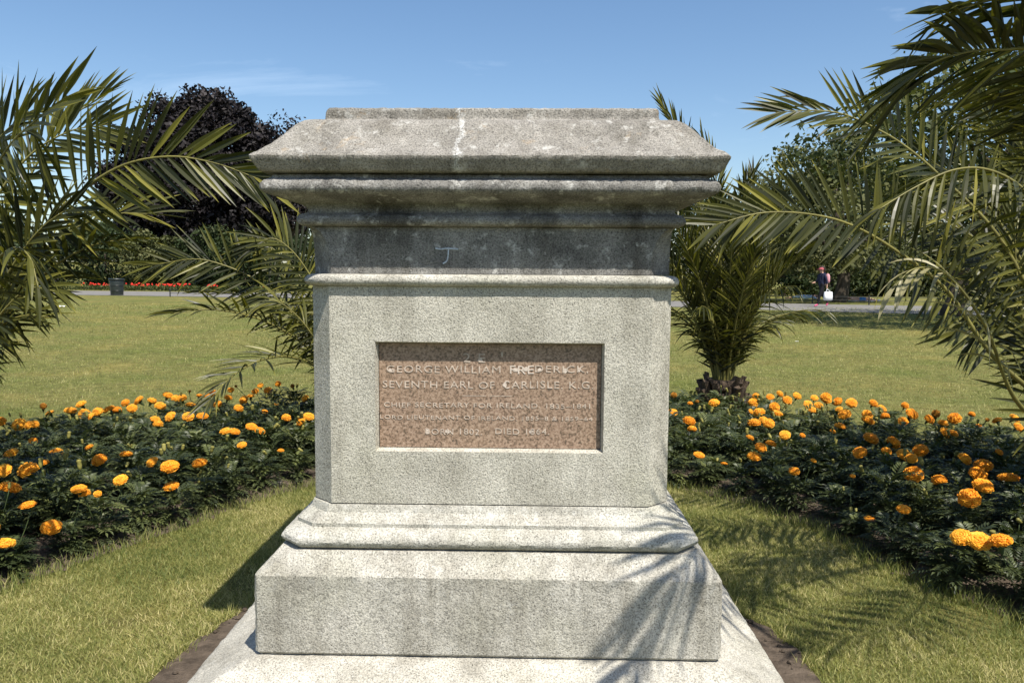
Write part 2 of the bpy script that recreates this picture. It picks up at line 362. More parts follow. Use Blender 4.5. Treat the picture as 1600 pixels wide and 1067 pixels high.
def stone(name, prof, mat, ns=90, nc=8, rnd=3, amp=0.002, freq=30.0, smooth_prof=1, parent=ped, cut=None, step=0.016, seed=0.0):
    """prof: (z, half width, chamfer) from bottom to top -> closed worn block"""
    P = [prof[0]]
    for a_, b_ in zip(prof[:-1], prof[1:]):
        k = max(1, int(math.dist(a_, b_)/step)); P += [tuple(np.array(a_)+(np.array(b_)-np.array(a_))*(i+1)/k) for i in range(k)]
    P = np.array(P)
    for _ in range(smooth_prof):
        P[1:-1] = 0.5*P[1:-1]+0.25*(P[:-2]+P[2:])
    V = []; rows = len(P); n = 4*(ns+nc)
    for z, h, c in P:
        r = ring(h, c, ns, nc, rnd)
        V.append(np.c_[r, np.full(n, z)])
    V = np.array(V)
    # wear: displace outward by noise
    for i in range(rows):
        for j in range(n):
            p = V[i, j]
            if p[1] > 0.6: continue
            d = mnoise.fractal(Vector((p[0]*freq+seed, p[1]*freq, p[2]*freq)), 0.8, 2.0, 3)*amp + 0.0012*mnoise.noise(Vector((p[0]*3+seed, p[1]*3, p[2]*3)))
            l = math.hypot(p[0], p[1]); V[i, j, 1] += -d if p[1] < -abs(p[0])*0.9 else 0
            V[i, j, 0] += (d if p[0] > 0 else -d) if abs(p[0]) > abs(p[1])*0.9 else 0
            V[i, j, 2] += 0.6*d
    V = V.reshape(-1, 3)
    Q = np.array([(i*n+j, i*n+(j+1) % n, (i+1)*n+(j+1) % n, (i+1)*n+j) for i in range(rows-1) for j in range(n)])
    V = np.vstack([V, (0, 0, P[0, 0]), (0, 0, P[-1, 0])]); m_ = rows*n; e = (rows-1)*n
    T = [(m_, (j+1) % n, j) for j in range(n)]+[(m_+1, e+j, e+(j+1) % n) for j in range(n)]
    me = mesh_np(name, V, [Q, np.array(T)], mat, smooth=True); me.set_sharp_from_angle(angle=R(32))
    if cut is not None:
        obs = []
        for side in (-1, 1):
            bm = bmesh.new(); bm.from_mesh(me)
            res = bmesh.ops.bisect_plane(bm, geom=bm.verts[:]+bm.edges[:]+bm.faces[:], plane_co=(cut+side*0.0005, 0, 0), plane_no=(side*-1, 0, 0), clear_outer=True)
            ed = [g for g in res['geom_cut'] if isinstance(g, bmesh.types.BMEdge)]
            bmesh.ops.holes_fill(bm, edges=ed)
            m2 = bpy.data.meshes.new(name); bm.to_mesh(m2); bm.free(); m2.materials.append(mat); m2.set_sharp_from_angle(angle=R(32)); obs.append(link(name, m2, parent))
        return obs
    return link(name, me, parent)
ZB = 0.25   # heights below were measured from 0.25 m under the ground line
def PZ(lst): return [(z+ZB, h, c) for z, h, c in lst]
stone('foundation_step', PZ([(-0.30, 1.235, 0.01), (-0.075, 1.235, 0.01), (-0.055, 1.225, 0.01), (0.055, 0.96, 0.01), (0.057, 0.90, 0.01)]), G_SLAB, ns=150, nc=3, rnd=1, amp=0.004, freq=20, seed=3)
stone('plinth', PZ([(0.061, 0.935, 0.012), (0.072, 0.944, 0.012), (0.389, 0.944, 0.012), (0.397, 0.938, 0.012), (0.440, 0.893, 0.05), (0.472, 0.868, 0.07), (0.473, 0.75, 0.07)]), G_PLINTH, ns=130, nc=4, rnd=0, smooth_prof=0, amp=0.0022, freq=34, seed=9)
stone('base_moulding', PZ([(0.474, 0.8411, 0.085), (0.480, 0.8591, 0.085), (0.492, 0.8711, 0.085), (0.506, 0.8761, 0.085), (0.520, 0.8731, 0.085), (0.534, 0.8611, 0.085), (0.546, 0.8431, 0.085), (0.553, 0.8271, 0.085), (0.556, 0.8211, 0.085), (0.571, 0.8211, 0.085), (0.575, 0.8161, 0.085), (0.588, 0.8031, 0.088), (0.606, 0.778, 0.09), (0.636, 0.767, 0.09), (0.637, 0.70, 0.09)]), G_BASE, ns=100, nc=7, rnd=0, amp=0.002, freq=35, smooth_prof=0, step=0.012, seed=15)
# die with the sunk panel
def die():
    h, c, z0, z1 = 0.761, 0.092, 0.641+ZB, 1.556+ZB
    px0, px1, pz0, pz1, dp = -0.480, 0.476, 0.865+ZB, 1.327+ZB, 0.040
    mb = MB()
    oct_ = [(-h+c, -h), (h-c, -h), (h, -h+c), (h, h-c), (h-c, h), (-h+c, h), (-h, h-c), (-h, -h+c)]
    for i in range(1, 8):
        p, q = oct_[i], oct_[(i+1) % 8]
        mb.add([(*p, z0), (*q, z0), (*q, z1), (*p, z1)], [(0, 1, 2, 3)])
    mb.add([(*p, z0) for p in oct_]+[(*p, z1) for p in oct_]+[(0, 0, z0), (0, 0, z1)], None,
           [(16, (i+1) % 8, i) for i in range(8)]+[(17, 8+i, 8+(i+1) % 8) for i in range(8)])
    y = -h; X = [-h+c, px0, px1, h-c]; Z = [z0, pz0, pz1, z1]
    def edge(a):  # the arris of the sinking is slightly ragged
        return a
    for i in range(3):
        for k in range(3):
            if i == 1 and k == 1: continue
            mb.add([(X[i], y, Z[k]), (X[i+1], y, Z[k]), (X[i+1], y, Z[k+1]), (X[i], y, Z[k+1])], [(0, 1, 2, 3)])
    b = 0.008  # splayed reveals
    o_ = [(px0, y, pz0), (px1, y, pz0), (px1, y, pz1), (px0, y, pz1)]
    n_ = [(px0+b, y+dp, pz0+b), (px1-b, y+dp, pz0+b), (px1-b, y+dp, pz1-b), (px0+b, y+dp, pz1-b)]
    mb.add(o_+n_, [(i, (i+1) % 4, 4+(i+1) % 4, 4+i) for i in range(4)])
    mb.add([(px0, y+dp+0.05, pz0), (px1, y+dp+0.05, pz0), (px1, y+dp+0.05, pz1), (px0, y+dp+0.05, pz1)], [(0, 1, 2, 3)])
    return mb.build('die', G_DIE, ped), (px0, px1, pz0, pz1, y+dp)
die_o, (px0, px1, pz0, pz1, py) = die()
mb = MB(); bb = 0.010
pw, ph = px1-px0-2*bb, pz1-pz0-2*bb
mb.box(((px0+px1)/2, py+0.019, (pz0+pz1)/2), (pw, 0.034, ph))
plaque = mb.build('plaque', M_PLAQUE, ped); plaque['label'] = 'worn reddish granite panel with cut lettering'
PFY = py+0.002
M_LET = simple('letter_cut', (0.46, 0.38, 0.31), 0.8, 0.35, 60)
M_LETB = simple('letter_bruised', (0.56, 0.48, 0.41), 0.9, 0.2, 90)
def text_obj(txt, cx, cz, width, height, mat, name='inscription_line', parent=None, depth=0.0022, y=None, spacing=1.1):
    cu = bpy.data.curves.new('t', 'FONT'); cu.body = txt; cu.align_x = 'CENTER'; cu.size = 1.0; cu.extrude = 0.5; cu.space_character = spacing; cu.resolution_u = 3
    o = bpy.data.objects.new('t', cu); COL.objects.link(o)
    dg = bpy.context.evaluated_depsgraph_get(); me = bpy.data.meshes.new_from_object(o.evaluated_get(dg))
    bpy.data.objects.remove(o); bpy.data.curves.remove(cu)
    n = len(me.vertices); co = np.empty(n*3, np.float32); me.vertices.foreach_get('co', co); co = co.reshape(-1, 3)
    mn, mxx = co.min(0), co.max(0)
    X = (co[:, 0]-(mn[0]+mxx[0])/2)/(mxx[0]-mn[0])*width+cx
    Z = (co[:, 1]-(mn[1]+mxx[1])/2)/(mxx[1]-mn[1])*height+cz
    # letters wander a little, as cut by hand and weathered
    Z += 0.0012*np.sin(X*37)
    Y = (PFY if y is None else y)-(co[:, 2]-mn[2])/(mxx[2]-mn[2]+1e-9)*depth
    me.vertices.foreach_set('co', np.stack([X, Y, Z], 1).astype(np.float32).ravel()); me.materials.clear(); me.materials.append(mat); me.name = name
    me.update()
    if name != 'letter': return link(name, me, parent)
    par = list(range(n))
    def find(a):
        while par[a] != a: par[a] = par[par[a]]; a = par[a]
        return a
    for e in me.edges:
        a, b = find(e.vertices[0]), find(e.vertices[1])
        if a != b: par[a] = b
    comp = {}
    for p in me.polygons: comp.setdefault(find(p.vertices[0]), []).append(tuple(p.vertices))
    co = np.stack([X, Y, Z], 1)
    for fs in comp.values():
        ids = sorted({v for f in fs for v in f}); mp2 = {v: i for i, v in enumerate(ids)}
        m2 = bpy.data.meshes.new('letter'); m2.from_pydata(co[ids].tolist(), [], [[mp2[v] for v in f] for f in fs]); m2.materials.append(mat); link('letter', m2, parent)
def ploc(px, py_):  # photo pixel -> local x, z on the panel
    d = _f*FPX+_r*(px-800)+_u*(533.5-py_); ey = np.array([-math.sin(PTH), math.cos(PTH), 0]); ex = np.array([math.cos(PTH), math.sin(PTH), 0])
    o = np.array([0, 0, CZ]); t = ((PCW-o)@ey+PFY)/(d@ey); p = o+d*t
    return (p-PCW)@ex, p[2]
def line(txt, x0, x1, y0, y1, mat=M_LET, name='letter', sp=1.12):
    a, z1 = ploc(x0, y0); b, z0 = ploc(x1, y1)
    return text_obj(txt, (a+b)/2, (z0+z1)/2, b-a, z1-z0, mat, name, plaque, spacing=sp)
line('2 E', 724, 758, 552, 566)
line("'", 783, 786, 551, 558)
line('GEORGE WILLIAM', 604, 782, 570.5, 583)
line('FRE', 797, 834, 571, 584, M_LETB); line('DERICK,', 836, 919, 571, 584)
line('SEVENTH EARL OF', 598, 773, 594.5, 607); line('C', 787, 796, 595, 607, M_LETB); line('ARLISLE. K.G.', 799, 927, 595, 607.5)
line('CHIEF SECRETARY FOR IRELAND. 1835\u20131841', 600, 922, 628, 638.5)
line('LORD LIEUTENANT OF IRELAND. 1855\u20138 & 1859\u201364', 594, 926, 648, 657.5)
line('BORN 1802.', 665, 753, 669, 679); line('DIED 1864.', 774, 858, 669, 679)
mb = MB(); a, z = ploc(723, 618); b, _ = ploc(760, 618); mb.box(((a+b)/2, PFY-0.0005, z), (b-a, 0.001, 0.0022)); a, _ = ploc(766, 618); b, _ = ploc(800, 618); mb.box(((a+b)/2, PFY-0.0005, z), (b-a, 0.001, 0.0022)); mb.build('rule', M_LET, plaque)
def bruise(px, py_, w, h):
    x, z = ploc(px, py_); m_ = MB(); k = 14; V = [(x, PFY-0.0016, z)]
    for i in range(k):
        rr = 0.7+0.5*random.random(); t = 2*math.pi*i/k; V.append((x+w*rr*math.cos(t), PFY-0.0014, z+h*rr*math.sin(t)))
    m_.add(V, None, [(0, 1+i, 1+(i+1) % k) for i in range(k)]); m_.build('chipped_patch', M_LETB, plaque)
for q in ((806, 578, 0.016, 0.010), (822, 577, 0.013, 0.010), (668, 674, 0.011, 0.011), (700, 674, 0.013, 0.008), (883, 579, 0.010, 0.010), (843, 578, 0.010, 0.007), (789, 601, 0.009, 0.010), (610, 578, 0.009, 0.007), (905, 578, 0.008, 0.009), (830, 674, 0.012, 0.007), (750, 563, 0.013, 0.007)): bruise(*q)

stone('collar', PZ([(1.557, 0.766, 0.09), (1.560, 0.777, 0.09), (1.566, 0.785, 0.09), (1.574, 0.790, 0.09), (1.582, 0.791, 0.09), (1.590, 0.789, 0.09), (1.598, 0.783, 0.09), (1.604, 0.774, 0.09), (1.607, 0.760, 0.09), (1.608, 0.70, 0.09)]), G_BASE, ns=100, nc=7, rnd=1, amp=0.0014, smooth_prof=0, step=0.02, seed=21)
# frieze: chamfered below, squared above by a curved stop
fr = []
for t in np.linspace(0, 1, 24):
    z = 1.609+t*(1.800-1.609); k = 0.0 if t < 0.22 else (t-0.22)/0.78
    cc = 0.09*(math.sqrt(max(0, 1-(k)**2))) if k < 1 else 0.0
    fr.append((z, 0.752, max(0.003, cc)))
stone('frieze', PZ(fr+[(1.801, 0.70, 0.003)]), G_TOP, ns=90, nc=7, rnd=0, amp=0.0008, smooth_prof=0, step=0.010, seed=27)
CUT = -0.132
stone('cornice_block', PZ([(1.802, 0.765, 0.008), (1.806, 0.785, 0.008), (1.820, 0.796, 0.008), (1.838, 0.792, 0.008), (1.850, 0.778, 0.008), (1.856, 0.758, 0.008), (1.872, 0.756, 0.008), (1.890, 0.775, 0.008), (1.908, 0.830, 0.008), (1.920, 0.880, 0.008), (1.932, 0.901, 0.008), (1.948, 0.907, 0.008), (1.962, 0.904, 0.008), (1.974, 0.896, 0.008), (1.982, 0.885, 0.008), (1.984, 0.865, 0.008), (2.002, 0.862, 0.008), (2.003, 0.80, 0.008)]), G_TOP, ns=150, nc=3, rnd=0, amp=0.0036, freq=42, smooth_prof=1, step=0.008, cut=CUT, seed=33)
stone('roof_block', PZ([(2.004, 0.86, 0.008), (2.005, 0.902, 0.008), (2.012, 0.908, 0.008), (2.056, 0.934, 0.008), (2.065, 0.937, 0.008), (2.072, 0.932, 0.008), (2.084, 0.913, 0.008), (2.105, 0.885, 0.008), (2.140, 0.850, 0.008), (2.180, 0.816, 0.008), (2.212, 0.788, 0.008), (2.230, 0.765, 0.008), (2.239, 0.735, 0.008), (2.243, 0.697, 0.008), (2.250, 0.692, 0.008), (2.289, 0.692, 0.008), (2.297, 0.684, 0.008), (2.298, 0.55, 0.008)]), G_ROOF, ns=150, nc=3, rnd=0, amp=0.0032, freq=38, smooth_prof=1, step=0.010, cut=CUT+0.004, seed=41)
# chalked mark on the frieze
M_CHALK = simple('chalk', (0.46, 0.52, 0.60), 0.9, 0.3, 80)
def fl(px, py_, off=0.752):
    d = _f*FPX+_r*(px-800)+_u*(533.5-py_); ey = np.array([-math.sin(PTH), math.cos(PTH), 0]); ex = np.array([math.cos(PTH), math.sin(PTH), 0])
    o = np.array([0, 0, CZ]); t = ((PCW-o)@ey-off-0.003)/(d@ey); p = o+d*t
    return np.array([(p-PCW)@ex, -off-0.003, p[2]])
mb = MB()
mb.tube(catmull([fl(680, 388), fl(688, 389.5), fl(700, 388.5), fl(716, 389.5)], 12), 0.0035, 5)
mb.tube(catmull([fl(701, 389), fl(700, 400), fl(698, 408), fl(692, 412)], 12), 0.003, 5)
mb.build('chalk_mark', M_CHALK, ped)
# soil laid bare round the step
ang = np.linspace(0, 2*math.pi, 160, endpoint=False); V = [(0, 0, 0.012)]
for t in ang:
    sq = 1.0/max(abs(math.cos(t)), abs(math.sin(t)))
    rr = 1.25*sq+0.10+0.22*float(sstep(0.25, -0.25, math.sin(t)))+0.20*mnoise.noise((math.cos(t)*4+4, math.sin(t)*3, 0))+0.04*mnoise.noise((math.cos(t)*11, math.sin(t)*11, 3))
    V.append((rr*math.cos(t), rr*math.sin(t), 0.010))
V = np.array(V); ca, sa = math.cos(PTH), math.sin(PTH)
SOILR = V[1:, :2] @ np.array([[ca, sa], [-sa, ca]]) + PCW[:2]
V[:, :2] = V[:, :2] @ np.array([[ca, sa], [-sa, ca]]) + PCW[:2]
tag(link('bare_soil', mesh_np('bare_soil', V, [(0, 1+i, 1+(i+1) % 160) for i in range(160)], M_SOIL)), kind='structure')

# ------------------------------------------------------------------ palms
def leaflet_geo(base, D, Nn, Lg, wd, droop, ns=6):
    """a folded sword-shaped leaflet: three rails of points"""
    D = D/np.linalg.norm(D); P = base.copy(); V = []
    for i in range(ns+1):
        t = i/ns
        Wv = np.cross(D, Nn); Wv /= np.linalg.norm(Wv)+1e-9; Nv = np.cross(Wv, D)
        w = wd*(0.28+1.9*t if t < 0.36 else 0.96*(1-((t-0.36)/0.64)**1.6)+0.02)*0.5
        V += [P-Wv*w+Nv*w*0.45, P, P+Wv*w+Nv*w*0.45]
        D = D+np.array([0, 0, -droop/ns]); D /= np.linalg.norm(D); P = P+D*(Lg/ns)
    Q = []
    for i in range(ns):
        k = 3*i; Q += [(k, k+1, k+4, k+3), (k+1, k+2, k+5, k+4)]
    return np.array(V), Q
BUDGET = {}
def frond(palm, path, Nvec, leaf=0.42, width=0.026, vang=25, a0=70, a1=22, droop=0.35, start=0.18, spacing=0.042, single=True, dry=0.0, r0=0.017, twist=0.0, jit=1.0, lp=None):
    """rachis (the frond) with its leaflets as children"""
    P = catmull(path, 48); d = np.r_[0, np.cumsum(np.linalg.norm(np.diff(P, axis=0), axis=1))]; LT = d[-1]
    s = d/LT
    mb = MB(); mb.tube(P, r0*(1-s)**0.8+0.0025, 6)
    fr_ = mb.build('frond', M_RACHIS, palm, True)
    nL = max(6, int(LT*(1-start)/spacing)); T = np.gradient(P, axis=0); T /= np.linalg.norm(T, axis=1)[:, None]
    stuffV = MB(); stuffA = []
    Nvec = np.array(Nvec, float)
    width = width*1.18
    for k in range(nL):
        for side in (-1, 1):
            u = start+(1-start)*(k+0.5*random.random()+(0.25 if side > 0 else 0))/nL; u = min(u, 0.998)
            p = np.array([np.interp(u, s, P[:, c]) for c in range(3)]); t = np.array([np.interp(u, s, T[:, c]) for c in range(3)]); t /= np.linalg.norm(t)
            n_ = Nvec-t*(Nvec@t); n_ /= np.linalg.norm(n_)+1e-9; S_ = np.cross(t, n_)*side
            if twist:
                ca_, sa_ = math.cos(twist*u), math.sin(twist*u); S_, n_ = S_*ca_+n_*sa_*side, n_*ca_-S_*sa_*side
            v = R(vang+random.gauss(0, 13)*jit); q = (u-start)/(1-start)
            a = R(a0+(a1-a0)*q**1.9+random.gauss(0, 5)*jit)
            D = math.cos(a)*t+math.sin(a)*(math.cos(v)*S_+math.sin(v)*n_)
            ll = leaf*(0.72+1.32*q if q < 0.25 else 1.05*(1-0.42*((q-0.25)/0.75)**2.0))*random.uniform(0.88, 1.1)
            nl = n_*math.cos(v)-S_*math.sin(v)+np.array([random.gauss(0, 0.2) for _ in range(3)])
            Vv, Qq = leaflet_geo(p, D, nl, ll, width*random.uniform(0.8, 1.15), droop*random.uniform(0.6, 1.3)+(random.uniform(0.5, 1.4) if random.random() < 0.05 else 0))
            isdry = random.random() < dry
            rv = min(1, max(0, random.betavariate(2.2, 2.6)))
            av = np.full(len(Vv), rv)
            if random.random() < 0.4: av[-3:] = 1.0; av[-6:-3] = max(rv, 0.75)
            if single and BUDGET.get(palm.name, 0) < 300:
                BUDGET[palm.name] = BUDGET.get(palm.name, 0)+1
                link('leaflet', mesh_np('leaflet', Vv, Qq, M_PALMDRY if isdry else M_PALM, av), fr_)
            else:
                stuffV.add(Vv, Qq); stuffA += list(av)
    if stuffV.n:
        o = stuffV.build('leaflets', M_PALMDRY if dry > 0.5 else M_PALM, fr_, attr=np.array(stuffA)); o['kind'] = 'stuff'
    return fr_
def auto_path(p0, az, el, Lf, droop, n=9):
    p = np.array(p0, float); P = [p.copy()]; e = el
    for i in range(n):
        t = (i+1)/n; e = el-droop*t**1.4
        p = p+np.array([math.cos(az)*math.cos(e), math.sin(az)*math.cos(e), math.sin(e)])*Lf/n; P.append(p.copy())
    return np.array(P)
def palm_trunk(palm, base, h, r, boots=46):
    mb = MB(); zz = np.linspace(-0.05, h, 10)
    P = np.c_[np.full(10, base[0]), np.full(10, base[1]), base[2]+zz]
    mb.tube(P, r*(1.12-0.30*np.linspace(0, 1, 10))*(1+0.05*np.sin(zz*30)), 16); mb.build('trunk', M_TRUNK, palm, True)
    bm_ = MB(); V = np.array([(-0.055, 0, -0.07), (0.055, 0, -0.07), (0.042, 0.055, -0.05), (-0.042, 0.055, -0.05), (-0.03, 0.075, 0.09), (0.03, 0.075, 0.09), (0.022, 0.12, 0.085), (-0.022, 0.12, 0.085)])
    bm_.add(V, [(0, 1, 2, 3), (4, 7, 6, 5), (3, 2, 6, 7), (0, 4, 5, 1), (1, 5, 6, 2), (0, 3, 7, 4)])
    me = bm_.mesh('leaf_base', M_TRUNK)
    for k in range(boots):
        t = k/boots; a = k*2.39996; rr = r*(1.05-0.25*t)-0.03
        o = link('leaf_base', me, palm, (base[0]+rr*math.cos(a), base[1]+rr*math.sin(a), base[2]+0.02+h*t*0.95), a-math.pi/2)
        o.rotation_euler = (random.gauss(0, 0.25), random.gauss(0, 0.2), a-math.pi/2+random.gauss(0, 0.2)); s_ = random.uniform(0.8, 1.35)*r/0.26; o.scale = (s_, s_, s_)

# --- left near palm
palmL = thing('palm_tree', 'palm at the left edge arching its fronds towards the cornice', 'palm tree')
cl = at(-90, 625, 5.9); palm_trunk(palmL, (cl[0], cl[1], 0), cl[2], 0.25, 30)
def pp(lst): return [at(x, y, d) for x, y, d in lst]
frond(palmL, np.vstack([cl, pp([(-30, 500, 5.72), (40, 392, 5.46), (100, 322, 5.26), (180, 264, 5.14), (260, 245, 5.07), (335, 255, 5.07), (405, 280, 5.07)])]), (0.05, -0.95, 0.15), leaf=0.56, width=0.036, vang=10, a0=80, a1=20, droop=0.10, start=0.13, spacing=0.055, jit=0.45)
frond(palmL, np.vstack([cl, pp([(-70, 480, 6.2), (-40, 380, 6.2), (0, 300, 6.2), (50, 240, 6.2), (110, 205, 6.2), (170, 195, 6.2)])]), (0.0, -0.95, 0.15), leaf=0.62, width=0.034, vang=12, a0=76, a1=20, droop=0.12, start=0.12, spacing=0.052, single=False, jit=0.6)
frond(palmL, np.vstack([cl, pp([(-50, 550, 5.4), (-10, 470, 5.3), (30, 400, 5.2), (70, 352, 5.15), (120, 318, 5.1)])]), (-0.2, -0.9, 0.2), leaf=0.50, width=0.032, vang=14, a0=62, a1=18, droop=0.15, start=0.10, spacing=0.055, single=False, jit=0.7)
frond(palmL, np.vstack([cl, pp([(-80, 500, 5.6), (-70, 380, 5.4), (-40, 280, 5.2), (0, 215, 5.1), (45, 175, 5.0)])]), (-0.4, -0.9, 0.1), leaf=0.52, width=0.032, vang=14, a0=60, a1=16, droop=0.12, start=0.12, spacing=0.055, single=False, jit=0.7)
frond(palmL, np.vstack([cl, pp([(-60, 590, 5.2), (-20, 520, 5.0), (20, 470, 4.9), (50, 450, 4.85), (85, 455, 4.8)])]), (0.3, -0.6, 0.6), leaf=0.42, width=0.030, vang=8, a0=55, a1=16, droop=0.5, start=0.15, spacing=0.06, single=False, jit=0.9, dry=0.1)
frond(palmL, np.vstack([cl, pp([(-60, 450, 5.20), (-30, 320, 4.55), (10, 235, 4.16), (60, 185, 3.96), (105, 150, 3.90)])]), (-0.55, -0.8, 0.1), leaf=0.50, width=0.027, vang=18, a0=60, a1=14, droop=0.12, start=0.35, spacing=0.060)
frond(palmL, np.vstack([cl, pp([(-30, 520, 5.98), (40, 420, 5.85), (110, 362, 5.79), (180, 335, 5.72), (240, 335, 5.72)])]), (0.1, -0.5, 0.85), leaf=0.51, width=0.031, vang=15, a0=62, a1=18, droop=0.15, start=0.32, spacing=0.060)
frond(palmL, np.vstack([cl, pp([(-40, 560, 5.59), (20, 478, 5.40), (80, 420, 5.26), (140, 385, 5.20), (205, 372, 5.20)])]), (0.2, 0.3, 0.9), leaf=0.34, width=0.029, vang=5, a0=64, a1=20, droop=0.25, start=0.35, spacing=0.066)
frond(palmL, np.vstack([cl, pp([(-50, 520, 6.37), (0, 380, 6.63), (50, 270, 6.76), (105, 190, 6.76), (170, 145, 6.76)])]), (-0.7, -0.6, 0.3), leaf=0.56, width=0.034, vang=20, a0=62, a1=16, droop=0.2, start=0.3, spacing=0.060, single=False)
frond(palmL, np.vstack([cl, pp([(-50, 580, 5.5), (-10, 520, 5.3), (30, 495, 5.2), (75, 495, 5.1)])]), (0.0, -0.6, 0.8), leaf=0.40, width=0.024, vang=10, a0=55, a1=16, droop=0.3, start=0.3, spacing=0.10, single=False)
frond(palmL, np.vstack([cl, pp([(-60, 540, 5.07), (-30, 440, 4.55), (15, 390, 4.29), (45, 400, 4.16), (60, 450, 4.09)])]), (0.6, -0.4, 0.6), leaf=0.44, width=0.031, vang=0, a0=55, a1=14, droop=0.9, start=0.4, spacing=0.084, single=False, dry=0.3)
for k in range(9):
    az = R(115+k*14); frond(palmL, auto_path(cl, az, R(random.uniform(35, 62)), random.uniform(2.6, 3.4), R(random.uniform(40, 75))), (0, 0, 1), leaf=0.55, width=0.031, single=False, spacing=0.066)

# --- right near palm (its crown rises outside the picture)
palmR = thing('palm_tree', 'palm at the right edge reaching big fronds overhead in front of the sky', 'palm tree')
cr_ = at(1730, 700, 5.2); palm_trunk(palmR, (cr_[0], cr_[1], 0), cr_[2], 0.27, 30)
frond(palmR, np.vstack([cr_, pp([(1565, 570, 5.0), (1480, 455, 4.9), (1400, 392, 4.8), (1330, 352, 4.75), (1265, 335, 4.7), (1190, 333, 4.65), (1115, 352, 4.6)])]), (0.0, -0.85, 0.4), leaf=0.45, width=0.029, vang=14, a0=76, a1=20, droop=0.14, start=0.36, spacing=0.044, jit=0.5)
frond(palmR, np.vstack([cr_, pp([(1690, 520, 4.9), (1660, 370, 4.6), (1600, 297, 4.5), (1545, 266, 4.45), (1490, 266, 4.4), (1430, 293, 4.35), (1372, 328, 4.3)])]), (0.0, -0.35, 0.95), leaf=0.42, width=0.026, vang=-12, a0=72, a1=20, droop=1.0, start=0.42, spacing=0.050, jit=0.6)
frond(palmR, np.vstack([cr_, pp([(1640, 520, 5.2), (1560, 370, 5.2), (1465, 272, 5.2), (1410, 226, 5.2), (1364, 199, 5.2), (1318, 179, 5.2), (1272, 173, 5.2), (1212, 176, 5.2)])]), (0.1, -0.9, 0.35), leaf=0.46, width=0.026, vang=14, a0=72, a1=16, droop=0.12, start=0.30, spacing=0.048, jit=0.5)
frond(palmR, np.vstack([cr_, pp([(1720, 430, 4.5), (1720, 200, 3.8), (1640, 90, 3.3), (1560, 78, 3.05), (1500, 84, 2.95), (1450, 102, 2.9), (1415, 135, 2.88)])]), (-0.25, 0.55, 0.8), leaf=0.62, width=0.026, vang=6, a0=52, a1=14, droop=0.25, start=0.45, spacing=0.027, jit=0.9)
frond(palmR, np.vstack([cr_, pp([(1740, 460, 4.6), (1740, 250, 4.1), (1690, 165, 3.8), (1610, 140, 3.6), (1540, 150, 3.5)])]), (0.0, 0.5, 0.85), leaf=0.45, width=0.026, vang=5, a0=55, a1=14, droop=0.25, start=0.45, spacing=0.05, single=False)
frond(palmR, np.vstack([cr_, pp([(1700, 420, 4.0), (1720, 150, 3.4), (1640, 20, 3.0), (1560, 0, 2.85), (1480, 20, 2.75)])]), (-0.2, 0.4, 0.85), leaf=0.45, width=0.026, vang=10, a0=55, a1=14, droop=0.2, start=0.5, spacing=0.045, single=False)
frond(palmR, np.vstack([cr_, pp([(1640, 560, 5.4), (1600, 420, 5.5), (1550, 330, 5.5), (1500, 280, 5.5), (1450, 250, 5.5)])]), (0.3, -0.9, 0.2), leaf=0.50, width=0.028, vang=18, a0=64, a1=18, droop=0.25, start=0.25, spacing=0.05, single=False)
frond(palmR, np.vstack([cr_, pp([(1640, 600, 5.5), (1590, 470, 5.7), (1540, 390, 5.8), (1480, 350, 5.8), (1410, 350, 5.8)])]), (0.1, -0.6, 0.8), leaf=0.48, width=0.026, vang=12, a0=64, a1=18, droop=0.5, start=0.25, spacing=0.055, single=False)
frond(palmR, np.vstack([cr_, pp([(1600, 640, 4.7), (1540, 510, 4.4), (1480, 430, 4.3), (1430, 420, 4.25), (1395, 450, 4.2)])]), (0.3, -0.3, 0.8), leaf=0.34, width=0.024, vang=0, a0=50, a1=10, droop=1.1, start=0.55, spacing=0.10, single=False, dry=0.6)
frond(palmR, np.vstack([cr_, pp([(1640, 660, 5.2), (1610, 560, 5.2), (1590, 440, 5.2), (1585, 340, 5.2)])]), (-0.3, -0.9, 0.1), leaf=0.40, width=0.024, vang=18, a0=50, a1=14, droop=0.2, start=0.1, spacing=0.06, single=False)
for pth, nv in (([(1700, 580, 5.9), (1655, 440, 6.0), (1610, 320, 6.0), (1575, 230, 6.0), (1530, 165, 6.0)], (0.3, -0.9, 0.2)),
                ([(1690, 620, 6.1), (1630, 520, 6.3), (1580, 440, 6.4), (1530, 395, 6.4), (1470, 375, 6.4)], (0.0, -0.8, 0.5)),
                ([(1700, 600, 5.8), (1670, 480, 5.9), (1640, 360, 5.9), (1610, 270, 5.9), (1590, 210, 5.9)], (0.3, -0.9, 0.2)),
                ([(1690, 640, 5.6), (1640, 570, 5.6), (1600, 520, 5.6), (1560, 500, 5.6), (1520, 520, 5.6)], (0.2, -0.5, 0.7)),
                ([(1710, 560, 6.2), (1690, 420, 6.5), (1640, 330, 6.6), (1570, 290, 6.6), (1500, 300, 6.6)], (0.0, -0.6, 0.8))):
    frond(palmR, np.vstack([cr_, pp(pth)]), nv, leaf=0.62, width=0.032, vang=10, a0=66, a1=18, droop=0.45, start=0.15, spacing=0.05, single=False)
